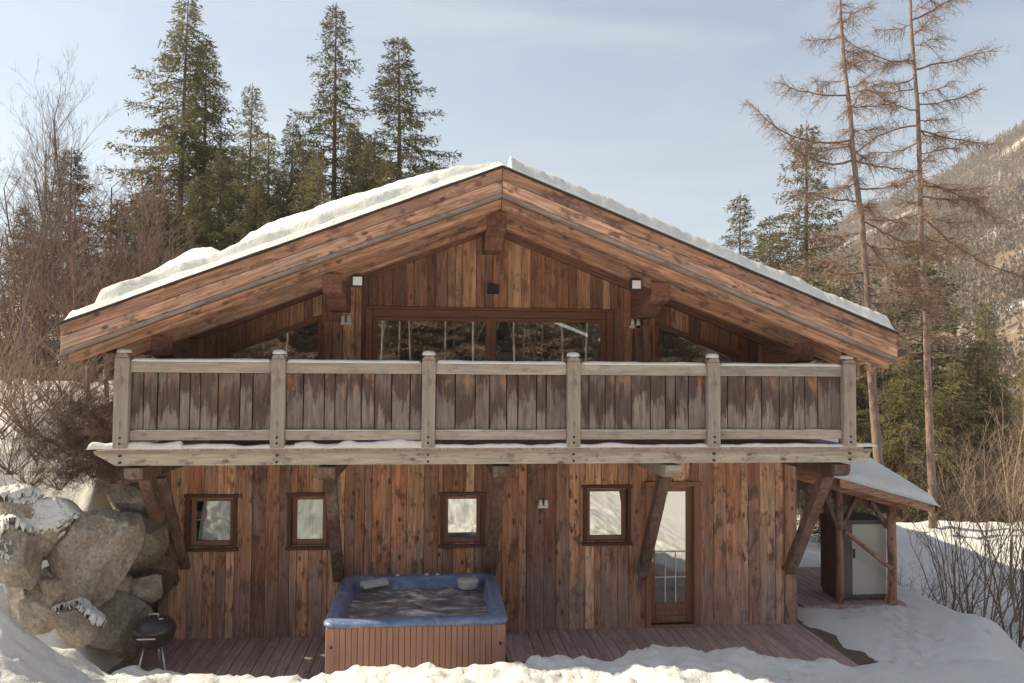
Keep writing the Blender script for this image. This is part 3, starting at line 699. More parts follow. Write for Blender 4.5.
mb = MB(); mb.box(-.08,.08,-.10,.0,-.06,.07); mb.build('housing', M_dark, o, .006); mb = MB(); mb.box(-.06,.06,-.108,-.101,-.04,.04); mb.build('lens', M_black, o)

# things seen inside the gable window
for px, lab in ((450, 'small white box standing inside the left gable pane'), (506, 'small white box standing inside the right gable pane')):
    p = at(px, 356, 1.2); mb = MB(); mb.box(p[0]-.14, p[0]+.14, 1.2, 1.35, 3.3, p[2]+.06); tag(mb.build('white_box', M_white, None, .01), lab, 'box')

# ------------------------------------------------------------------ hot tub
tub = empty('hot_tub', (-.155, -1.35, 0)); tag(tub, 'square hot tub with blue rim and reddish slatted cabinet, bubbling water', 'hot tub')
m, nt, b = newmat('tub cabinet slats'); at_ = N(nt, 'ShaderNodeAttribute', attribute_name='tone'); sp = N(nt, 'ShaderNodeSeparateColor'); nt.links.new(at_.outputs['Color'], sp.inputs[0])
c = ramp(nt, sp.outputs[0], [(0,(.38,.20,.145)),(1,(.44,.245,.18))]); n1 = noise(nt, coords(nt, (1,1,.1)), 20, 4); c = mix(nt, 1, c, ramp(nt, n1, [(.3,.88),(.7,1.1)]), 'MULTIPLY')
nt.links.new(c, b.inputs['Base Color']); b.inputs['Roughness'].default_value = .6; M_tubc = m
m, nt, b = newmat('blue marbled acrylic'); v = coords(nt, (1,1,1)); n1 = noise(nt, v, 4, 6, .65, 1.5); n2 = noise(nt, v, 40, 3)
c = ramp(nt, n1, [(.3,(.095,.14,.25)),(.5,(.17,.225,.37)),(.7,(.29,.34,.45))]); c = mix(nt, 1, c, ramp(nt, n2, [(.3,.85),(.7,1.15)]), 'MULTIPLY')
nt.links.new(c, b.inputs['Base Color']); b.inputs['Roughness'].default_value = .28; b.inputs['Specular IOR Level'].default_value = .5; M_blue = m
m, nt, b = newmat('churning tub water'); v = coords(nt, (1,1.6,1)); n1 = noise(nt, v, 1.6, 5, .6, 1.6); n2 = noise(nt, v, 9, 5, .7, 1.2)
k_ = math_(nt, 'ADD', math_(nt, 'MULTIPLY', n1, .8), math_(nt, 'MULTIPLY', n2, .2))
c = ramp(nt, k_, [(.38,(.13,.11,.115)),(.48,(.25,.215,.21)),(.55,(.50,.47,.45)),(.62,(.85,.83,.79))])
nt.links.new(c, b.inputs['Base Color']); b.inputs['Roughness'].default_value = .12; b.inputs['IOR'].default_value = 1.33; bump(nt, b, k_, .35, .03); M_water = m
HX, HY = 1.035, 1.03
mb = MB(); n = 30
mb.box(-HX+.05, HX-.05, -HY+.05, HY-.05, .02, .30, (.2,.2,.2))
for s in (-1, 1):
    for k in range(n):
        a = -HX+.035+(2*HX-.07)*k/n; b_ = -HX+.035+(2*HX-.07)*(k+1)/n-.005
        tn = (random.random()*.6+.2, .5, .5)
        mb.box(a, b_, s*(HY-.035)-.012, s*(HY-.035)+.012, .03, .84, tn); mb.box(s*(HX-.035)-.012, s*(HX-.035)+.012, a, b_, .03, .84, tn)
mb.build('cabinet', M_tubc, tub, .003)
for sx in (-1,1):
    for sy in (-1,1):
        mb = MB(); mb.box(sx*(HX-.06)-.05, sx*(HX-.06)+.05, sy*(HY-.055)-.05, sy*(HY-.055)+.05, .02, .84, (.5,.5,.5)); mb.build('corner_trim', M_tubc, tub, .01, 2)
for sx in (-1,1):
    mb = MB(); mb.tube([(sx*(HX-.075),-HY-.012,.63),(sx*(HX-.075),-HY+.02,.63)], .016, 8); mb.build('bolt', M_dark, tub)
def rrect(hx, hy, r, z, n=8):
    o = []
    for cx, cy, a0 in ((hx-r,hy-r,0),(-hx+r,hy-r,90),(-hx+r,-hy+r,180),(hx-r,-hy+r,270)):
        for k in range(n+1):
            q = R(a0+90*k/n); o.append((cx+r*math.cos(q), cy+r*math.sin(q), z))
    return o
def loft(mb, loops, tone=None, close_last=True):
    vs = [p for l in loops for p in l]; n = len(loops[0]); fs = []
    for i in range(len(loops)-1):
        for k in range(n): fs.append((i*n+k, i*n+(k+1)%n, (i+1)*n+(k+1)%n, (i+1)*n+k))
    if close_last: fs.append(tuple((len(loops)-1)*n+k for k in range(n)))
    mb.add(vs, fs, tone, True)
mb = MB()
loft(mb, [rrect(HX-.02,HY-.02,.10,.838), rrect(HX+.018,HY+.018,.13,.845), rrect(HX+.025,HY+.025,.13,.88), rrect(HX+.01,HY+.01,.13,.90), rrect(HX-.03,HY-.03,.12,.92), rrect(HX-.11,HY-.11,.14,.925), rrect(HX-.125,HY-.125,.15,.91),
     rrect(HX-.14,HY-.14,.16,.87), rrect(HX-.165,HY-.165,.18,.78), rrect(HX-.24,HY-.24,.22,.66), rrect(HX-.42,HY-.42,.22,.60), rrect(HX-.46,HY-.46,.2,.25)])
mb.build('shell', M_blue, tub)
xs_ = np.linspace(-HX+.15, HX-.15, 90); X_, Y_ = np.meshgrid(xs_, xs_)
Z_ = .765 + .028*fbm(X_*3, Y_*3, 4, 71) + .02*np.abs(fbm(X_*8, Y_*8, 3, 72))
i = (np.arange(89)[None,:]+np.arange(89)[:,None]*90).reshape(-1)
npmesh('water', np.stack([X_,Y_,Z_],-1).reshape(-1,3), np.stack([i,i+1,i+91,i+90],-1), M_water, tub, True)
mb = MB(); mb.add([(-.74,.60,.905),(-.42,.80,.905),(-.46,.87,.925),(-.80,.68,.925),(-.72,.57,.84),(-.40,.77,.84),(-.46,.87,.84),(-.80,.68,.84)], [(0,1,2,3),(4,5,1,0),(5,6,2,1),(6,7,3,2),(7,4,0,3),(7,6,5,4)])
mb.build('head_pillow', M_cover, tub, .02, 3)
mb = MB(); mb.lathe([(.13,-.10),(.15,-.02),(.15,.0),(.13,.02),(.001,.025)], (.66,.66,.92), 20); mb.build('control_cap', M_cover, tub)
mb = MB()
for x, y in ((-.30,.915),(.10,.93),(.25,.92)): mb.lathe([(.03,0),(.03,.02),(.02,.03),(.001,.03)], (x,y,.925), 12)
mb.build('valve_knob', M_steel, tub)
# step beside the tub
st = empty('tub_step', (1.03, -1.55, 0)); tag(st, 'low brown wooden step against the right side of the hot tub', 'step')
mb = MB(); mb.box(-.10,.14,-.45,.45,.26,.30); mb.build('tread', M_deck, st, .005); mb = MB(); mb.box(-.09,.125,-.44,.44,.0,.258); mb.build('riser', M_brace, st, .005)

# ------------------------------------------------------------------ kettle grill
p = at(154, 655, -1.6)
gr = empty('kettle_grill', (p[0], -1.6, .0)); tag(gr, 'black kettle barbecue on thin legs beside the boulders', 'barbecue'); gr.scale = (.95,.95,.95)
mb = MB(); mb.lathe([(.001,.44),(.10,.45),(.18,.50),(.235,.58),(.25,.66),(.255,.665)], n=28); mb.build('bowl', M_black, gr)
mb = MB(); mb.lathe([(.258,.66),(.262,.67),(.25,.73),(.20,.79),(.11,.835),(.001,.845)], n=28); lid = mb.build('lid', M_black, gr)
mb = MB(); mb.tube([(-.06,-.05,.83),(-.06,-.05,.88),(.06,-.05,.88),(.06,-.05,.83)], .012, 8); mb.build('handle', M_steel, lid)
mb = MB(); mb.lathe([(.03,0),(.03,.008),(.001,.01)], (.10,-.08,.825), 12); mb.build('vent_disc', M_steel, lid)
for k, a in enumerate((235, 325, 90)):
    q = R(a); mb = MB(); mb.tube([(.14*math.cos(q),.14*math.sin(q),.50),(.27*math.cos(q),.27*math.sin(q),.02)], .013, 8); mb.build('leg', M_steel, gr)
mb = MB(); mb.tube([(.22,-.19,.05),(.245,-.17,.05)], .055, 16); mb.build('wheel', M_black, gr)
mb = MB(); mb.box(-.12,.10,-.275,-.262,.63,.645); mb.build('side_handle', M_steel, gr)

# ------------------------------------------------------------------ boulders
def boulder(px, py, Y, rx, rz_, seed, label, rot=0, snow=0, ry=None, tilt=0.0, snowlab='', name='boulder', mat=None):
    import bmesh
    rnd = random.Random(seed); c = at(px, py, Y); sc = F/(math.cos(YAW)*(Y+11.6))
    bm = bmesh.new(); bmesh.ops.create_icosphere(bm, subdivisions=6, radius=1)
    planes = [(Vector((rnd.gauss(0,1),rnd.gauss(0,1)-.9,rnd.gauss(0,1))).normalized(), rnd.uniform(.52,.74)) for _ in range(8)]
    planes += [(Vector((s1, rnd.gauss(0,.3), rnd.gauss(0,.35))).normalized(), rnd.uniform(.72,.86)) for s1 in (-1,1)]
    planes += [(Vector((rnd.gauss(0,.3), rnd.gauss(0,.3), s1)).normalized(), rnd.uniform(.70,.84)) for s1 in (-1,1)]
    P = np.array([v_.co for v_ in bm.verts])
    nz = fbm(P[:,0]*1.6+seed, P[:,2]*1.6+P[:,1], 3, seed)*.03
    n2 = fbm(P[:,0]*5+P[:,1]*4, P[:,2]*5+seed, 4, seed+5)*.045 - np.maximum(0, .10-np.abs(fbm(P[:,0]*2.2+P[:,1]*2+seed, P[:,2]*1.5-P[:,1], 3, seed+9)))*.35
    ax, az = rx/sc, rz_/sc; ay = ry if ry else (ax+az)/2*.95
    cr, sr = math.cos(R(rot)), math.sin(R(rot))
    for k, v_ in enumerate(bm.verts):
        q = v_.co.copy()*(1+nz[k])
        for n_, d_ in planes:
            e = q.dot(n_)-d_
            if e > 0: q -= n_*e*.97
        q *= (1+n2[k])*1.0; q = Vector((q.x*ax, q.y*ay, q.z*az)); v_.co = Vector((q.x*cr+q.z*sr, q.y, -q.x*sr+q.z*cr))
    for f_ in bm.faces: f_.smooth = True
    bm.normal_update()
    me = bpy.data.meshes.new(name); bm.to_mesh(me); me.materials.append(mat or M_rock)
    o = bpy.data.objects.new(name, me); COL.objects.link(o); loc = (c[0], Y+ay*.35, c[2]); o.location = loc
    tag(o, label, 'boulder', 'boulders of the left bank')
    if snow:       # snow settled on the upward faces, with a ragged rim
        T = {}
        for v_ in bm.verts:
            T[v_.index] = v_.normal.z+.24*float(fbm(v_.co.x*3.5+seed, v_.co.z*4.5+v_.co.y*3, 4, seed+2))-snow
        keep = [f_ for f_ in bm.faces if all(T[w_.index] > -.03 for w_ in f_.verts)]
        used = sorted({w_.index for f_ in keep for w_ in f_.verts}); mp_ = {q: i for i, q in enumerate(used)}; bm.verts.ensure_lookup_table()
        vs = []
        for q in used:
            v_ = bm.verts[q]; h = .09*min(1, max(-.15, T[q]*5)); h += .02*float(fbm(v_.co.x*14, v_.co.z*14+v_.co.y*9, 3, 4))*(h > 0.02)
            vs.append(v_.co+v_.normal*h*.6+Vector((0,0,h*.5)))
        sb = MB(); sb.add(vs, [tuple(mp_[w_.index] for w_ in f_.verts) for f_ in keep], smooth=True)
        so = sb.build('snow_patch', M_snow); so.location = loc; tag(so, snowlab, 'snow', kind='stuff')
    bm.free(); return o
boulder(75, 575, -.75, 84, 62, 61, 'dark brown mass filling the gaps behind the boulders', 0, name='gap_backing', mat=M_dirt)  # brown mass put in so the gaps between boulders come out dark
boulder(88, 556, -1.5, 42, 56, 3, 'largest grey brown boulder, tall slab leaning under the snow slope', 20)
boulder(135, 543, -1.0, 31, 38, 8, 'squarish grey boulder between the tall slab and the wall brace', 8)
boulder(128, 500, -.8, 30, 17, 12, 'small pale boulder wedged on top below the balcony end', -15)
boulder(10, 515, -1.75, 26, 20, 15, 'dark brown boulder at the upper left edge', 0, .55, snowlab='snow patch on the dark upper left boulder')
boulder(6, 562, -1.95, 25, 42, 19, 'rounded boulder with snow patches at the far left edge', 0, .5, snowlab='snow patch on the far left boulder')
boulder(74, 628, -2.1, 22, 22, 23, 'rust brown boulder with a snow cap above the lower snow', -20, .45, snowlab='snow cap on the rust brown boulder')
boulder(114, 632, -1.4, 33, 38, 27, 'grey boulder left of the black barbecue')
boulder(145, 592, -1.1, 20, 17, 31, 'pale angular stone behind the barbecue lid', -20)
boulder(34, 608, -1.5, 40, 32, 35, 'shadowed low boulder behind the snow spike')
boulder(116, 586, -1.2, 18, 14, 39, 'small dark stone wedged between the two big boulders')
boulder(54, 590, -1.45, 28, 22, 43, 'dark brown stone under the foot of the tall slab')
boulder(44, 530, -1.55, 34, 36, 51, 'sloping rock almost buried in snow between the tall slab and the left rocks', 38, -.25, snowlab='snow lying on the slope between the tall slab and the left rocks')
# ------------------------------------------------------------------ wood shelter on the right
sh = empty('lean_to_shelter', (0,0,0)); tag(sh, 'small open lean-to with snowy roof right of the chalet', 'shelter')
def sroof(x): return 2.34-(x-5.55)*.27
TILT = .22
def tilt(o):
    for v_ in o.data.vertices: v_.co.z += TILT*(v_.co.y-.44)
for (x, y, r_) in ((6.62,.80,.065),(7.47,.72,.075),(6.45,2.9,.06),(7.6,3.1,.07)):
    mb = MB(); mb.tube([(x,y,-.05),(x+.01,y,.7),(x,y,sroof(x)-.22+TILT*(y-.44))], [r_,r_*.95,r_], 10); mb.build('post', M_post, sh)
mb = MB()
for y in (.62, 3.1):
    mb = MB(); q = TILT*(y-.44); mb.prism_y([(5.6,sroof(5.6)-.24+q),(7.7,sroof(7.7)-.26+q),(7.7,sroof(7.7)-.12+q),(5.6,sroof(5.6)-.12+q)], y, y+.16); mb.build('cross_beam', M_beamd, sh, .006)
mb = MB(); mb.prism_y([(5.55,sroof(5.55)-.09),(8.10,sroof(8.10)-.09),(8.10,sroof(8.10)-.0),(5.55,sroof(5.55)-.0)], .50, 3.75); srf = mb.build('roof', M_soffit, sh); tilt(srf)
mb = MB(); mb.prism_y([(6.45,sroof(6.45)-.13),(8.05,sroof(8.05)-.13),(8.05,sroof(8.05)+.0),(6.45,sroof(6.45)+.0)], .44, .498); mb.build('fascia_board', M_beam, srf, .005)
mb = MB(); mb.prism_x([(.45,sroof(8.1)-.12),(3.7,sroof(8.1)-.12),(3.7,sroof(8.1)+.0),(.45,sroof(8.1))], 8.101, 8.13); tilt(mb.build('fascia_board', M_beamy, srf, .004))
mb = MB(); mb.prism_y([(5.7,sroof(5.7)-.36),(7.75,sroof(7.75)-.36),(7.75,sroof(7.75)-.13),(5.7,sroof(5.7)-.13)], .86, .90); mb.build('back_beam', M_brace, sh)
mb = MB(); mb.beam((6.66,.70,1.22),(7.42,.66,.62),.05,.09,(0,1,0)); mb.build('brace', M_post, sh, .005)
for x0_, s_ in ((6.62,-1),(6.62,1),(7.47,-1)):
    mb = MB(); mb.beam((x0_+.03*s_,.79,1.25),(x0_+.30*s_,.79,sroof(x0_+.3*s_)-.22),.06,.07,(0,1,0)); mb.build('knee_brace', M_brace, sh, .005)
mb = MB()
for k in range(12): mb.box(5.95+k*.145, 5.95+k*.145+.138, .66, 3.1, -.02, .045)
mb.build('floor_boards', M_deck, sh)
ssf = snowfield('shelter_snow', 5.55, 8.16, .42, 3.8, lambda X, Y: (.14+.12*ss(1.0,3.0,Y)*ss(8.1,7.5,X)+.02*fbm(X*3,Y*3,3,81))*ss(0,.12,Y-.42)*ss(8.17,8.02,X), lambda X, Y: 2.342-(X-5.55)*.27+TILT*(Y-.44), 70, 60)
tag(ssf, 'smooth snow on the lean-to shelter roof', 'snow', kind='stuff')
cb = empty('storage_cabinet', (7.08, 1.22, .05)); tag(cb, 'tall pale grey storage cabinet standing under the lean-to', 'cabinet')
mb = MB(); mb.box(-.40,.40,-.33,.33,.05,1.28); mb.build('body', M_cabd, cb, .006)
mb = MB(); mb.box(-.20,.39,-.352,-.332,.10,1.24); mb.build('front_panel', M_cab, cb, .004)
mb = MB(); mb.box(-.39,-.205,-.350,-.332,.10,1.24); mb.build('front_panel', M_cabd, cb, .004)
mb = MB(); mb.box(-.41,.42,-.36,.35,1.282,1.31); mb.build('top', M_cabd, cb, .004)
mb = MB(); mb.box(-.38,.38,-.31,.31,0,.048); mb.build('plinth', M_brace, cb)
mb = MB(); mb.box(-.19,-.16,-.375,-.353,.70,.84); mb.build('handle', M_dark, cb)

# ------------------------------------------------------------------ trees
def blades(P, D, L, W, rs):
    """elongated leaf-like triangles: base P, direction D"""
    n = len(P); Rn = rs.normal(size=(n,3)); A = np.cross(D, Rn); A /= np.linalg.norm(A, axis=1)[:,None]+1e-9
    a = P-A*W[:,None]*.5; b = P+D*L[:,None]*.55+A*W[:,None]*.6; c = P+D*L[:,None]; d = P+D*L[:,None]*.45-A*W[:,None]*.6
    V = np.stack([a,b,c,d],1).reshape(-1,3); F_ = np.arange(4*n).reshape(-1,4); return V, F_
def spruce(name, h, rad, seed, mat, dens=1.0, droop=.45, start=.08, gap=.0, label='', bare=.25, hang=.6, bl=.20, bw=.045):
    rs = np.random.RandomState(seed); root = empty(name); 
    mb = MB(); rb_ = .013*h
    lean = rs.normal(size=2)*.008*h
    ctr = lambda z: np.array([lean[0]*(z/h)**1.5, lean[1]*(z/h)**1.5, z])
    mb.tube([ctr(h*k/10) for k in range(11)], [rb_*(1-k/10.3)+.008 for k in range(11)], 8); 
    Ps, Ds, Ls, Ws = [], [], [], []
    z = h*start; sect = rs.uniform(.75, 1.15, 12)
    while z < h*.985:
        t = z/h; nb = rs.randint(4, 7)
        a0 = rs.uniform(0, 6.28)
        for k in range(nb):
            a = a0+6.283*k/nb+rs.normal()*.25
            L = rad*((1-t)**.88)*rs.uniform(.6,1.15)*sect[int((a % 6.283)/6.284*12)]*min(1, .55+t*4)
            if rs.rand() < gap: L *= rs.uniform(.2,.6)
            L = max(L, .12); d = np.array([math.cos(a), math.sin(a)]); up = .35*(t**1.5)+.05 ; dr = droop*(1-.75*t)
            ns = max(3, int(L/.13)); zz = z+rs.normal()*.05
            T = np.linspace(0, 1, ns+1)
            B = np.stack([d[0]*L*T, d[1]*L*T, L*(up*T - dr*T**1.2*1.1 + .30*dr*T**3.2)], 1)+ctr(zz)
            B += np.cumsum(rs.normal(size=B.shape)*.012, 0)
            if L > .35: mb.tube([B[0], B[len(B)//2], B[-1]], [.006+.010*L, .005+.006*L, .004], 3)
            for s_ in range(1, ns+1):
                tt = T[s_]
                if tt < bare and L > .8: continue
                base = B[s_]; dirb = B[s_]-B[s_-1]; dirb /= np.linalg.norm(dirb)+1e-9
                side = np.array([-d[1], d[0], 0])
                for q in (-1, 1):
                    l = (.16+.34*L*(1-tt)*.9+.10)*rs.uniform(.5,1.2)
                    l = min(l, .85)
                    dv = dirb*.65+side*q*.75+np.array([0,0,-hang*rs.uniform(.3,1.4)*(1-.6*t)]); dv /= np.linalg.norm(dv)
                    m_ = max(2, int(l/.065*dens)); u = rs.rand(m_)
                    sag = np.zeros((m_,3)); sag[:,2] = -hang*.55*l*u**2
                    P = base+dv[None]*(l*u)[:,None]+sag+rs.normal(size=(m_,3))*.03
                    dd = dv[None]+rs.normal(size=(m_,3))*.55+np.array([0,0,-.25*hang]); dd /= np.linalg.norm(dd, axis=1)[:,None]
                    Ps.append(P); Ds.append(dd); Ls.append(rs.uniform(.6,1.3,m_)*bl); Ws.append(rs.uniform(.7,1.3,m_)*bw)
        z += h*rs.uniform(.016,.026)*(1+.3*gap)
    mb.build('trunk', M_bark, root)
    V_, F_ = blades(np.concatenate(Ps), np.concatenate(Ds), np.concatenate(Ls), np.concatenate(Ws), rs)
    npmesh('crown', V_, F_, mat, root)
    root['h'] = h
    return root
def put(root, px, top, Y, label, cat='tree', group=None, copy=True, rot=0, zoff=0, wide=1.0, h=None, mat=None):
    """stand a tree so that its top reaches image row `top` at depth Y"""
    p = at(px, top, Y); g_ = gz(p[0], Y)+zoff
    o = copy_tree(root) if copy else root
    s_ = (p[2]-g_)/root['h']; o.location = (p[0], Y, g_); o.scale = (s_*wide, s_*wide, s_); o.rotation_euler = (0,0,rot)
    if mat:
        for ch in [q for q in bpy.data.objects if q.parent == o and q.name.startswith('crown')]:
            ch.data = ch.data.copy(); ch.data.materials[0] = mat
    tag(o, label, cat, group); return o
SPA = spruce('spruce_tree', 12, 3.9, 11, M_spruce, 2.6, .55, .08, .22, bl=.16, bw=.030)
SPB = spruce('spruce_tree', 12, 3.6, 22, M_spruce, 2.1, .50, .10, .35, bl=.16, bw=.029)
SPC = spruce('spruce_tree', 12, 4.0, 33, M_sprucey, 2.1, .66, .05, .2, hang=1.1, bl=.16, bw=.029)
SPD = spruce('spruce_tree', 8, 2.8, 44, M_spruced, 1.9, .25, .06, .2, hang=.35, bl=.14, bw=.026)
GT = 'spruces behind the chalet roof'
put(SPA, 183, -3, 14, 'tallest spruce left of the roof, top at the frame edge', group=GT, copy=False)
put(SPA, 207, 40, 14.8, 'spruce fused to the right side of the tallest one', group=GT, rot=2.1, wide=.9)
put(SPB, 337, 4, 15, 'tall ragged spruce with open crown behind the middle of the left roof', group=GT, copy=False, wide=.92)
put(SPA, 403, 38, 14.2, 'spruce closest to the ridge, broad lower boughs to the right', group=GT, rot=4.0, wide=1.08)
put(SPB, 250, 83, 17, 'slim spruce showing between the tallest one and the ragged one', group=GT, rot=1.2, wide=.9)
put(SPC, 222, 150, 12.5, 'olive green drooping spruce below the tallest one', group=GT, copy=False, wide=1.1)
put(SPC, 290, 120, 13.2, 'yellow green bushy spruce left of the ragged one', group=GT, rot=2.0, wide=1.0)
put(SPC, 355, 118, 13, 'low bushy spruce between the ragged one and the ridge spruce', group=GT, rot=3.5, wide=.9)
put(SPC, 262, 178, 11.5, 'lowest olive spruce touching the snowy roof edge', group=GT, rot=5.0, wide=1.2)
put(SPC, 155, 165, 13.5, 'olive brown spruce left of the tallest one', group=GT, rot=.7, wide=.9)
put(SPC, 318, 150, 11.6, 'short yellowish spruce just above the roof snow', group=GT, rot=.3, wide=1.0)
put(SPC, 240, 150, 12.2, 'olive spruce filling the gap below the slim one', group=GT, rot=2.7, wide=1.1)
put(SPC, 272, 132, 12.6, 'olive spruce between the slim spruce and the yellow green one', group=GT, rot=5.6, wide=1.15)
put(SPC, 306, 140, 12.3, 'olive spruce right of the yellow green bushy one', group=GT, rot=4.4, wide=1.15)
put(SPC, 368, 140, 12.6, 'olive spruce tucked under the ridge spruce', group=GT, rot=.9, wide=1.05)
put(SPC, 195, 175, 12, 'olive spruce low in front of the tallest spruce', group=GT, rot=3.0, wide=1.2)
put(SPC, 385, 150, 12, 'short spruce peeking over the roof near the ridge', group=GT, rot=1.9, wide=.8)
put(SPD, 72, 146, 11.5, 'small dark brown conifer standing alone among bare trees on the left', copy=False, mat=M_browny)
put(SPD, 28, 205, 14, 'dark brown conifer behind the bare trees at the left edge', rot=2, mat=M_browny)
put(SPD, 120, 200, 12.8, 'brownish conifer left of the olive spruces', rot=3, mat=M_browny)
# right side
put(SPB, 738, 191, 22, 'small lone spruce above the right roof slope', rot=2.2, wide=1.0, mat=M_spruced)
put(SPB, 803, 122, 14, 'open spruce left of the leaning larch', rot=.4, wide=1.05, mat=M_spruced)
put(SPA, 770, 215, 20, 'low dark spruce between the lone spruce and the open one', rot=1.4, wide=1.1)
put(SPD, 925, 235, 12.5, 'broad dark spruce behind the straight larch', rot=.4, wide=1.15, mat=M_spruce)
put(SPC, 985, 300, 16, 'olive spruce near the right edge', rot=2.9, wide=1.0)
put(SPC, 885, 300, 12, 'olive spruce behind the roof corner', rot=4.2, wide=1.1)
put(SPD, 850, 300, 15, 'dark spruce behind the leaning larch', rot=3.3, wide=1.2)
put(SPC, 1040, 330, 14, 'drooping olive spruce cut by the right edge', rot=4.9, wide=1.1)
put(SPC, 905, 350, 10, 'olive spruce with low boughs between the two larches', rot=2.2, wide=1.5)
put(SPC, 975, 340, 12, 'olive spruce filling the wood behind the right brush', rot=.2, wide=1.5)
put(SPC, 950, 360, 10.5, 'low yellowish spruce behind the brush', rot=1.5, wide=1.5)
put(SPC, 1000, 385, 11.5, 'lowest yellowish spruce behind the right brush', rot=3.9, wide=1.5)

def baretree(name, h, seed, mat, tmat=None, spread=.5, up=.25, lev=4, kids=(9,7,6,5), rbase=.02, lenf=.42, stems=1, first=.25, minr=.0035, kink=.075, sidespread=.2):
    rs = np.random.RandomState(seed); root = empty(name); T = MB(); C = MB()
    def grow(p, d, L, r, level):
        n = 5 if level == 0 else (4 if level == 1 else 3); pts = [p]; dd = d.copy()
        for k in range(n):
            dd = dd+rs.normal(size=3)*kink+np.array([0,0,up*.12*(level > 0)]); dd /= np.linalg.norm(dd)
            pts.append(pts[-1]+dd*L/n)
        rr = [r*(1-.75*k/n) for k in range(n+1)]
        (T if level == 0 else C).tube(pts, rr, 7 if level == 0 else 3, (.5,.5,.5), cap=False)
        if level >= lev: return
        nk = kids[level]
        for k in range(nk):
            t = first+(1-first)*(k+rs.rand())/nk if level == 0 else .2+.8*rs.rand()
            i = min(int(t*n), n-1); q = pts[i]+(pts[i+1]-pts[i])*(t*n-i)
            ax = (pts[i+1]-pts[i]); ax /= np.linalg.norm(ax)
            rnd = rs.normal(size=3); pr = rnd-ax*rnd.dot(ax); pr /= np.linalg.norm(pr)
            nd = ax*(1-spread)+pr*spread+np.array([0,0,up]); nd /= np.linalg.norm(nd)
            grow(q, nd, L*lenf*rs.uniform(.6,1.2)*(1.15-.55*t if level == 0 else 1), max(rr[i]*.5, minr), level+1)
    for s_ in range(stems):
        d0 = np.array([rs.normal()*sidespread, rs.normal()*sidespread, 1.0]) if stems > 1 else np.array([rs.normal()*.03, rs.normal()*.03, 1.0]); d0 /= np.linalg.norm(d0)
        grow(np.array([rs.normal()*.06*(stems > 1), rs.normal()*.06*(stems > 1), 0.0]), d0, h*(rs.uniform(.6,1) if stems > 1 else 1), rbase*h, 0)
    if stems > 1: T.build('stems', tmat or mat, root)
    else: T.build('trunk', tmat or mat, root)
    C.build('branches', mat, root); root['h'] = h*.97; return root
BT1 = baretree('bare_tree', 9, 101, M_twig, M_twigg, .52, .30, 3, (22,8,6), .007, .34, minr=.003)
BT2 = baretree('bare_tree', 9, 102, M_twigg, M_twigg, .38, .45, 3, (18,8,6), .0055, .36, minr=.0028)
BT3 = baretree('bare_tree', 7, 103, M_twigr, M_twig, .55, .2, 3, (26,9,7), .010, .34, first=.1)
BTG = 'bare trees of the left thicket'
lst = [(BT2,16,120,5,'tallest thin bare tree at the far left, twigs high against the sky',False),(BT2,48,150,8,'slim bare tree just right of the far left tall one',True),(BT1,2,150,7,'dark bare tree cut by the left edge',False),
 (BT1,100,140,12,'pale bare tree between the small conifer and the tall spruces',True),(BT2,32,170,11,'thin bare tree behind the far left tall one',True),(BT3,90,190,9,'reddish bare tree right of the small conifer',False),
 (BT3,135,185,10.5,'reddish bare tree in front of the olive spruces',True),(BT1,60,165,13,'bare tree behind the small conifer',True)]
for k, (rt, px, tp, Yd, lab, cp) in enumerate(lst): put(rt, px, tp, Yd, lab, 'tree', BTG, cp, rot=k*1.7, wide=1.15)
k = 0
for px, tp, Yd in ((10,210,9),(15,240,7.5),(85,235,9),(112,240,7.5),(160,240,8.5),(35,245,8),(40,225,8),(72,215,7.5),(105,225,8.5),(140,215,9),(165,205,10),(185,235,9.5),(25,260,6.5),(60,250,6),(95,255,6.5),(125,245,7.5),(150,240,8),(5,235,12),(52,200,14),(118,205,14),(180,190,12),(84,230,12),(30,185,16),(95,190,16)):
    put(BT3 if k % 3 else BT1, px, tp, Yd, 'brown bare tree packed in the thicket left of the roof', 'tree', 'packed thicket trees left of the roof', True, rot=k*1.3+.4, wide=1.3); k += 1

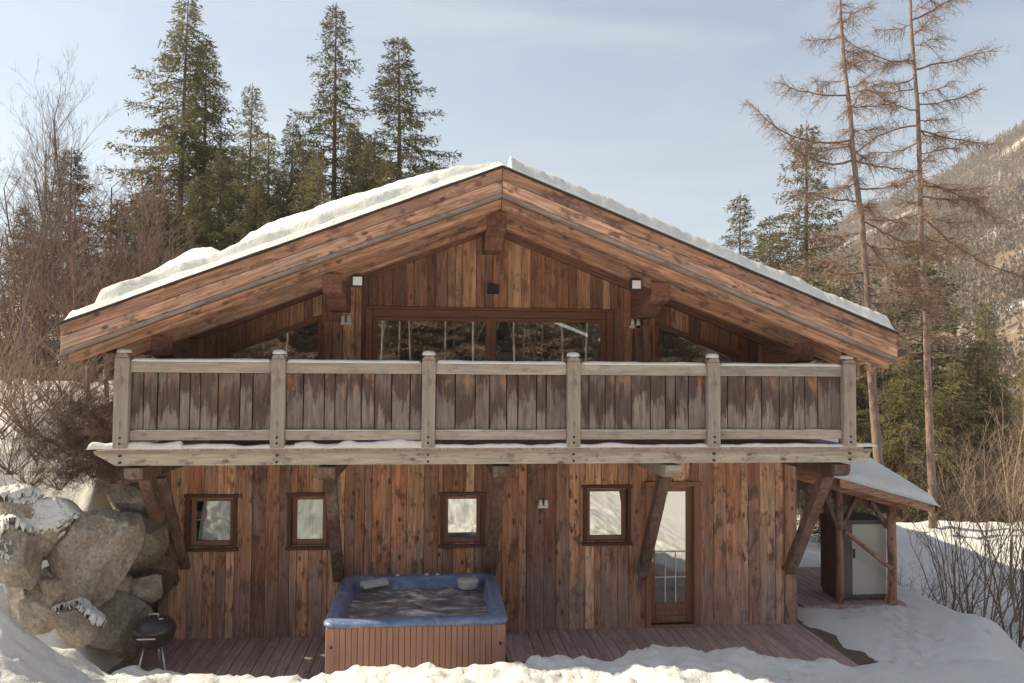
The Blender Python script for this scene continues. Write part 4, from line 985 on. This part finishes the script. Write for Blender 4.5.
def larch(name, base, top_px, Yt, seed, r0, lean_pts, explicit, label):
    rs = np.random.RandomState(seed); root = empty(name, base); B0 = np.array(base); T = MB(); C = MB()
    pts = [np.array(q)-B0 for q in lean_pts]; n = len(pts)
    rr = [r0*(1-.80*k/(n-1)) for k in range(n)]; 
    sm = []; sr = []
    for i in range(n-1):
        for q in (0,.33,.66): sm.append(pts[i]*(1-q)+pts[i+1]*q+rs.normal(size=3)*.015); sr.append(rr[i]*(1-q)+rr[i+1]*q)
    sm.append(pts[-1]); sr.append(rr[-1]); T.tube(sm, sr, 10); T.build('trunk', M_larch, root)
    H = pts[-1][2]
    def trunk(z):
        for i in range(n-1):
            if pts[i][2] <= z <= pts[i+1][2]: q = (z-pts[i][2])/(pts[i+1][2]-pts[i][2]); return pts[i]*(1-q)+pts[i+1]*q
        return pts[-1]
    Ps, Ds, Ls, Ws = [], [], [], []
    def branch(z, a, L, sag, tip):
        p = trunk(z); d = np.array([math.cos(a), math.sin(a), 0]); m_ = 9; Pn = []
        ww = rs.normal()*.25
        for k in range(m_+1):
            t = k/m_; q = p+d*L*t+np.array([-d[1],d[0],0])*ww*L*.3*math.sin(t*3)+np.array([0,0,L*(-sag*t+tip*t*t)])+rs.normal(size=3)*.015; Pn.append(q)
        C.tube(Pn, [.009+.024*L/2.5*(1-k/m_) for k in range(m_+1)], 4, cap=False)
        nt_ = int(L*30)
        for k in range(nt_):
            t = .15+.85*rs.rand(); i = min(int(t*m_), m_-1); q = Pn[i]+(Pn[i+1]-Pn[i])*(t*m_-i)
            l = rs.uniform(.25,.75)*(1.1-.6*t); dv = d*.45+np.array([-d[1],d[0],0])*rs.choice([-1,1])*rs.uniform(.3,1)+np.array([0,0,rs.uniform(-.9,.35)]); dv /= np.linalg.norm(dv)
            e = q+dv*l*.5; f_ = q+dv*l+np.array([0,0,-.10*l])
            C.tube([q, e, f_], [.006,.0045,.003], 3, cap=False)
            for _ in range(10):
                u = rs.rand(); s0 = q+dv*l*u; dw = dv*.5+rs.normal(size=3)*.6; dw /= np.linalg.norm(dw)
                Ps.append(s0); Ds.append(dw); Ls.append(rs.uniform(.08,.26)); Ws.append(.0075)
    z = H*.30
    while z < H*.99:
        t = z/H; L = (2.6*(1-t)**.55+.25)*rs.uniform(.45,1.0)*(0.55 if t < .45 else 1)
        branch(z, rs.uniform(0,6.28), L, rs.uniform(.05,.55)*(1.2-t), rs.uniform(.1,.4)); z += H*rs.uniform(.010,.022)
    for z, a, L, sag, tip in explicit: branch(z, a, L, sag, tip)
    C.build('limbs', M_twig, root)
    V_, F_ = blades(np.array(Ps), np.array(Ds), np.array(Ls), np.array(Ws), rs); npmesh('twigs', V_, F_, M_ltwig, root)
    tag(root, label, 'tree', 'tall bare larches right of the roof'); return root
Y1 = 6.2
q0 = at(879, 470, Y1); q1 = at(870, 345, Y1); q2 = at(864, 250, Y1); q3 = at(853, 150, Y1); q4 = at(842, 40, Y1); q5 = at(838, -30, Y1)
b0 = (q0[0]+.02, Y1, gz(q0[0], Y1)-.1)
zz = lambda q: q[2]-b0[2]
rt_ = 0.0
larch('larch_tree', b0, 0, Y1, 5, .125, [b0, q0, q1, q2, q3, q4, q5], [(at(858,160,Y1)[2]-b0[2],3.3,2.3,.35,.75),(at(855,140,Y1)[2]-b0[2],3.0,2.5,.25,.65),(at(850,95,Y1)[2]-b0[2],3.15,1.8,.15,.3),
   (at(866,220,Y1)[2]-b0[2],.1,1.6,.6,.2),(at(866,240,Y1)[2]-b0[2],.3,2.0,.9,.1),(at(862,200,Y1)[2]-b0[2],3.2,1.6,.1,.2)], 'leaning bare larch rising behind the right roof corner')
Y2 = 6.6
q0 = at(934, 540, Y2); q1 = at(929, 400, Y2); q2 = at(924, 280, Y2); q3 = at(919, 150, Y2); q4 = at(912, 20, Y2); q5 = at(909, -60, Y2)
b0 = (q0[0], Y2, gz(q0[0], Y2)-.1)
larch('larch_tree', b0, 0, Y2, 9, .12, [b0, q0, q1, q2, q3, q4, q5], [(at(918,130,Y2)[2]-b0[2],.0,2.0,.25,.1),(at(916,70,Y2)[2]-b0[2],-.1,2.0,-.35,-.1),(at(916,60,Y2)[2]-b0[2],3.1,1.9,.3,.6),
   (at(920,125,Y2)[2]-b0[2],3.2,1.7,.05,-.45),(at(921,180,Y2)[2]-b0[2],.1,2.2,.45,.0),(at(923,215,Y2)[2]-b0[2],-.2,2.4,.75,.1),(at(914,20,Y2)[2]-b0[2],.1,2.0,-.5,.1)], 'straight bare larch crossing the mountain at the right')

# bare brush on the right bank
BU1 = baretree('bare_bush', 3.2, 201, M_twigs, M_twigs, .40, .35, 2, (8,5), .0042, .38, stems=8, first=.2, sidespread=.22, minr=.003, kink=.16)
BU2 = baretree('bare_bush', 3.0, 202, M_twigr, M_twigr, .45, .3, 2, (9,6), .0038, .36, stems=9, first=.15, sidespread=.3, minr=.003, kink=.16)
BU3 = baretree('bare_bush', 2.8, 203, M_twigg, M_twig, .45, .35, 2, (8,5), .0050, .40, stems=6, first=.2, sidespread=.25, minr=.003, kink=.16)
def bush(rt, px, py, Y, hpx, label, grp, rot=0, cp=True, wide=1.0):
    p = at(px, py, Y); g_ = gz(p[0], Y)-.05; o = copy_tree(rt) if cp else rt
    s_ = hpx/(F/(math.cos(YAW)*(Y+11.6)))/rt['h']; o.location = (p[0], Y, g_); o.scale = (s_*wide, s_*wide, s_); o.rotation_euler = (0,0,rot); tag(o, label, 'bush', grp)
GB = 'bare shrubs on the right bank'
bush(BU1, 948, 570, 2.3, 175, 'pale bare shrub nearest the shelter on the snowy bank', GB, 0, False)
bush(BU1, 984, 610, 1.2, 210, 'tall pale shrub in front of the right bank, stems fanning up', GB, 1.5)
bush(BU3, 1012, 640, .6, 200, 'dark stemmed shrub lowest at the right edge', GB, .5, False)
bush(BU1, 1020, 590, 1.8, 240, 'tallest straw coloured shrub at the right edge', GB, 3.0)
bush(BU2, 968, 600, 1.6, 150, 'reddish low shrub between the pale ones', GB, 1.0, False)
k = 0
for px, Yd, hp in ((905,8.5,95),(925,9.5,110),(945,8.6,120),(965,8.8,130),(985,8.4,140),(1005,8.2,150),(1022,8,160),(955,10,150),(990,9.5,150),(1015,9,160),(900,10.8,100),(935,11.5,130),(975,11,140),(1008,11,150),(880,10,100),(870,11,100),(1035,8.5,170),(1000,10,130),(960,12,110),(915,12,90),(945,13,100)):
    bush((BU2, BU3, BU2, BU1)[k % 4], px, 540, Yd, hp*.8, 'tangled bare shrub in the brush behind the snowy bank', 'tangled brush behind the right bank', k*1.1, True, 1.5); k += 1
# low twigs poking through the gully snow
k = 0
for px, Yd in ((915,3.2),(935,2.8),(955,2.0),(975,1.5),(995,.9),(1010,.3),(905,4.0),(925,2.2)):
    bush(BU3 if k % 2 else BU2, px, 600, Yd, 38, 'low twigs poking out of the gully snow', 'low twigs in the gully', k*2.1, True, 2.0); k += 1
# left bushes
BU4 = baretree('bare_bush', 2.0, 204, M_twigs, M_twigr, .42, .12, 2, (7,5), .0055, .42, stems=16, first=.15, sidespread=.75, minr=.0035)
BU5 = baretree('bare_bush', 1.6, 205, M_twig, M_twig, .6, -.15, 3, (9,7,5), .007, .42, stems=14, first=.1, sidespread=.9, minr=.004)
def bushat(rt, x, y, z, s_, rot, label, cp=True, lean=(0,0), grp='bushes on the left bank'):
    o = copy_tree(rt) if cp else rt; o.location = (x, y, z); o.scale = (s_,)*3; o.rotation_euler = (lean[0], lean[1], rot); tag(o, label, 'bush', grp)
p = at(30, 430, -.6); bushat(BU4, p[0], -.6, p[2]-.1, .85, .3, 'straw coloured bush with long shoots left of the balcony', False)
p = at(-8, 440, -.9); bushat(BU4, p[0], -.9, p[2], .9, 2.0, 'pale bush cut by the left edge above the rocks')
p = at(66, 410, -.3); bushat(BU4, p[0], -.3, p[2]-.1, .62, 4.0, 'reddish bush touching the left balcony post', True, (0, -.2))
for k, (px, py, Yd, s_) in enumerate(((20,415,.2,.8),(50,405,.6,.7),(5,400,.4,.8),(80,398,.9,.6),(38,455,-.9,.55),(12,465,-1.0,.6),(60,430,-.4,.6),(28,480,-1.3,.4))):
    p = at(px, py, Yd); bushat(BU4 if k % 2 else BU2, p[0], Yd, p[2]-.12, s_*(1 if k % 2 else .55), 1+k*1.3, 'reddish brown tangled bush on the snowy left bank', True, (0,0), 'tangled bushes on the left bank')
p = at(95, 410, .3); bushat(BU5, p[0], .3, p[2]-.1, .55, 1.0, 'brown twiggy bush behind the left balcony post', False)
for k, (px, py, Yd, s_) in enumerate(((72,450,-.9,.46),(92,474,-.95,.46),(112,466,-.75,.46),(60,486,-1.2,.34),(100,440,-.8,.5),(84,460,-.7,.5),(112,480,-.9,.4),(70,475,-1.0,.4),(98,455,-.95,.48),(50,455,-.8,.4),(80,435,-.6,.5),(106,425,-.4,.45))):
    p = at(px, py, Yd); bushat(BU5, p[0], Yd, p[2]-.05, s_, 1+k*1.4, 'dark brown brush hanging over the boulders below the balcony end', True, (0,0), 'dark brush over the boulders')
p = at(12, 500, -1.3); bushat(BU3, p[0], -1.3, p[2]-.3, .42, 1.1, 'small grey shrub growing between the upper left rocks')
for px, py0, py1, lab in ((89, 366, 396, 'short grey wooden stake left of the balcony'), (107, 370, 390, 'leaning grey stake beside the balcony post')):
    a = at(px, py1+8, .6); b_ = at(px-2, py0, .6); mb = MB(); mb.tube([a, b_], [.035,.03], 8); tag(mb.build('wooden_stake', M_greyz), lab, 'stake')

# trees in front of the chalet, across the snowy yard (they show as reflections in the panes)
BRC = [q for q in bpy.data.objects if q.parent == SPD and q.name.startswith('crown')][0].data.copy(); BRC.materials[0] = foliage('winter wood foliage', [(.16,.11,.08),(.24,.17,.125),(.32,.23,.17)])
k = 0
for x, y, h_ in ((-17,-25,9),(-12,-24,8),(-7,-25,9),(-3,-24.5,8),(1,-25,9),(5,-24.5,8),(9,-25,9),(13,-24.5,8),(18,-25,9),(-9.5,-28,11),(-4.5,-28,12),(.5,-28,11),(4.5,-29,12),(9,-28,12),(-14,-27,11),(-9,-30,12),(-5,-26,9),(-1,-31,13),(3,-28,12),(7,-33,13),(11,-27,10),(15,-31,12),(20,-28,12),(-19,-30,13),(-3,-36,14),(5,-38,15),(12,-37,14),(-11,-38,15),(24,-34,13)):
    o = copy_tree(SPD); s_ = h_/8; o.location = (x, y, gz(x, y)-.1); o.scale = (s_*1.4, s_*1.4, s_)
    for ch in [q for q in bpy.data.objects if q.parent == o and q.name.startswith('crown')]: ch.data = BRC; o.rotation_euler = (0,0,k*1.9)
    tag(o, 'dark spruce in the wood facing the chalet across the yard', 'tree', 'spruces facing the chalet'); k += 1
for x, y, s_ in ((-15,1.2,.62),(-14,-.3,.50),(-16,2.6,.62),(-17.5,.4,.68),(-13.5,3.6,.55),(-16,4.6,.6)):  # out-of-view spruces added to throw shade on the left bank and boulders
    o = copy_tree(SPD); o.location = (x, y, gz(x, y)-.1); o.scale = (s_*1.9, s_*1.9, s_*1.4); o.rotation_euler = (0,0,x); tag(o, 'unseen young spruce added beyond the left frame edge to shade the bank', 'tree', 'young spruces added left of the bank for shade')
BIR = baretree('birch_tree', 11, 301, M_twigg, M_birch, .45, .3, 2, (14,6), .0050, .28, first=.4, kink=.008); k = 0
for x, y in ((-6,-21),(-2.2,-20),(.5,-23),(2.6,-21.5),(5.5,-20.5),(8.5,-22),(-3.8,-24),(4,-24.5),(1.6,-19.5),(-.8,-22),(3.4,-20),(-4.6,-21.5),(6.6,-23),(-1.6,-23.6),(7.4,-20.6)):
    o = BIR if k == 0 else copy_tree(BIR); o.location = (x, y, gz(x, y)-.1); o.rotation_euler = (0,0,k*1.1); tag(o, 'slim pale birch facing the chalet across the yard', 'tree', 'birches facing the chalet'); k += 1

# ------------------------------------------------------------------ mountain
m, nt, b = newmat('wooded mountainside'); v = coords(nt, (1,1,1)); n1 = noise(nt, v, .035, 6, .65); n2 = noise(nt, v, .22, 5, .7); n3 = noise(nt, v, .013, 5, .6)
c = ramp(nt, n2, [(.3,(.13,.09,.065)),(.5,(.21,.15,.105)),(.7,(.29,.215,.16))]); c = mix(nt, ramp(nt, n1, [(.54,0),(.66,1)]), c, (.52,.50,.49))
c = mix(nt, ramp(nt, n3, [(.58,0),(.64,.6)]), c, (.25,.24,.26))
nt.links.new(c, b.inputs['Base Color']); b.inputs['Roughness'].default_value = .95; M_mtn = m
def ridge(az):      # elevation (tan) of the skyline by azimuth in degrees from +y
    return np.interp(az, [-30, 5, 18, 21.8, 27, 29.6, 31.6, 34, 36.7, 38.6, 45, 60, 90], [.0,.02,.06,.10,.160,.184,.198,.218,.242,.264,.33,.40,.36])
na, nr = 300, 130
az = np.linspace(-30, 95, na); rr_ = np.linspace(0, 1, nr)
A_, Q_ = np.meshgrid(az, rr_); D_ = 110+470*Q_**1.2
E_ = ridge(A_); hr = E_*(110+470)
prof = Q_**1.25
X_ = CAM[0]+D_*np.sin(np.radians(A_)); Y_ = CAM[1]+D_*np.cos(np.radians(A_))
Z_ = CAM[2]-14+(hr+14)*prof + 16*fbm(X_*.012, Y_*.012, 5, 91)*prof*(1-Q_**4)+5*fbm(X_*.05, Y_*.05, 4, 92)*ss(0,.2,Q_)*(1-.5*Q_)
i = (np.arange(na-1)[None,:]+np.arange(nr-1)[:,None]*na).reshape(-1)
mt = npmesh('mountain', np.stack([X_,Y_,Z_],-1).reshape(-1,3), np.stack([i,i+na,i+na+1,i+1],-1), M_mtn, smooth=True); tag(mt, kind='structure')
# trees on its slope: one mass nobody could count
rs = np.random.RandomState(77); M_for = foliage('far forest', [(.12,.095,.07),(.20,.15,.105),(.28,.215,.15)], .45)
nf = 85000; ia = rs.randint(int(na*.36), int(na*.66), nf); ir = (4+(nr-6)*rs.rand(nf)**.8).astype(int)
tx = X_[ir,ia]+rs.normal(size=nf)*1.5; ty = Y_[ir,ia]+rs.normal(size=nf)*1.5; tz = Z_[ir,ia]
ok = fbm(tx*.03, ty*.03, 3, 95)+.25*rs.normal(size=nf)*.5 < .16; tx, ty, tz = tx[ok], ty[ok], tz[ok]; nf = len(tx)
th_ = 1.8+5.0*rs.rand(nf)**2; tw = th_*rs.uniform(.14,.30,nf); KB = 11; V3 = []
for k in range(KB):      # every crown a loose spray of drooping boughs round a leader
    q = rs.rand(nf)*6.283; u = (k+rs.rand(nf))/KB; r_ = tw*(1.05-u)*rs.uniform(.7,1.5,nf); dx, dy = np.cos(q), np.sin(q); w_ = th_*rs.uniform(.035,.085,nf)
    top = np.stack([tx, ty, tz+th_*(u+.10)], -1); zb = tz+th_*(u-rs.uniform(.02,.14,nf))
    V3 += [top, np.stack([tx+dx*r_-dy*w_, ty+dy*r_+dx*w_, zb], -1), np.stack([tx+dx*r_*.6+dy*w_, ty+dy*r_*.6-dx*w_, zb+th_*.02], -1)]
VV = np.stack(V3, 1).reshape(-1,3); FF = np.arange(len(VV)).reshape(-1,3)
o = npmesh('mountain_forest', VV, FF, M_for); tag(o, 'brown larch and spruce forest covering the mountainside', 'forest', kind='stuff')

# pale winter air between the chalet and the mountain
mb = MB(); mb.box(-950, 950, -950, 950, -60, 245); hz = mb.build('haze', bpy.data.materials.new('winter haze')); tag(hz, kind='stuff'); hm = hz.data.materials[0]; hm.use_nodes = True
nt = hm.node_tree; nt.nodes.remove(nt.nodes['Principled BSDF']); pv = nt.nodes.new('ShaderNodeVolumePrincipled'); pv.inputs['Density'].default_value = .0007; pv.inputs['Color'].default_value = (.86,.88,.90,1); pv.inputs['Anisotropy'].default_value = .2
nt.links.new(pv.outputs[0], nt.nodes['Material Output'].inputs['Volume'])
# ------------------------------------------------------------------ light, sky, camera
SUN_AZ, SUN_EL = 12.0, 38.0      # degrees behind the facade plane, from the left
ca, sa, ce, se = math.cos(R(SUN_AZ)), math.sin(R(SUN_AZ)), math.cos(R(SUN_EL)), math.sin(R(SUN_EL))
L = bpy.data.lights.new('sun', 'SUN'); L.energy = 4.8; L.angle = R(.6); L.color = (1,.87,.64)
lo = bpy.data.objects.new('sun', L); COL.objects.link(lo)
lo.rotation_euler = Vector((ce*ca, -ce*sa, -se)).to_track_quat('-Z', 'Y').to_euler()
w = bpy.data.worlds.new('World'); scene.world = w; w.use_nodes = True; nt = w.node_tree
bg = nt.nodes['Background']; sky = N(nt, 'ShaderNodeTexSky'); sky.sky_type = 'NISHITA'; sky.sun_disc = False
sky.sun_elevation = R(SUN_EL); sky.sun_rotation = R(270+SUN_AZ); sky.air_density = 1.0; sky.dust_density = .8; sky.ozone_density = 1.0; sky.altitude = 1000
hs = N(nt, 'ShaderNodeHueSaturation'); hs.inputs['Saturation'].default_value = .78; nt.links.new(sky.outputs[0], hs.inputs['Color'])
tint = mix(nt, 1, hs.outputs[0], (.95,.985,.96), 'MULTIPLY')
v = coords(nt, (1.2,1.2,4.5), kind='Generated'); cn = noise(nt, v, 1.6, 6, .6, .8)
cl = mix(nt, ramp(nt, cn, [(.45,0),(.75,.32)]), tint, (5.6,5.7,5.7))
nt.links.new(cl, bg.inputs[0]); bg.inputs[1].default_value = .10

cd = bpy.data.cameras.new('camera'); co = bpy.data.objects.new('camera', cd); COL.objects.link(co); scene.camera = co
cd.sensor_width = 36; cd.lens = F/1024*36; cd.clip_start = .1; cd.clip_end = 4000
from mathutils import Matrix
Mx = Matrix(((_r[0],_u[0],-_d[0],CAM[0]),(_r[1],_u[1],-_d[1],CAM[1]),(_r[2],_u[2],-_d[2],CAM[2]),(0,0,0,1))); co.matrix_world = Mx
vs_ = scene.view_settings; vs_.view_transform = 'Standard'; vs_.look = 'None'; vs_.exposure = 1.0; vs_.gamma = 1; vs_.use_curve_mapping = False
scene.render.resolution_x = 1024; scene.render.resolution_y = 683
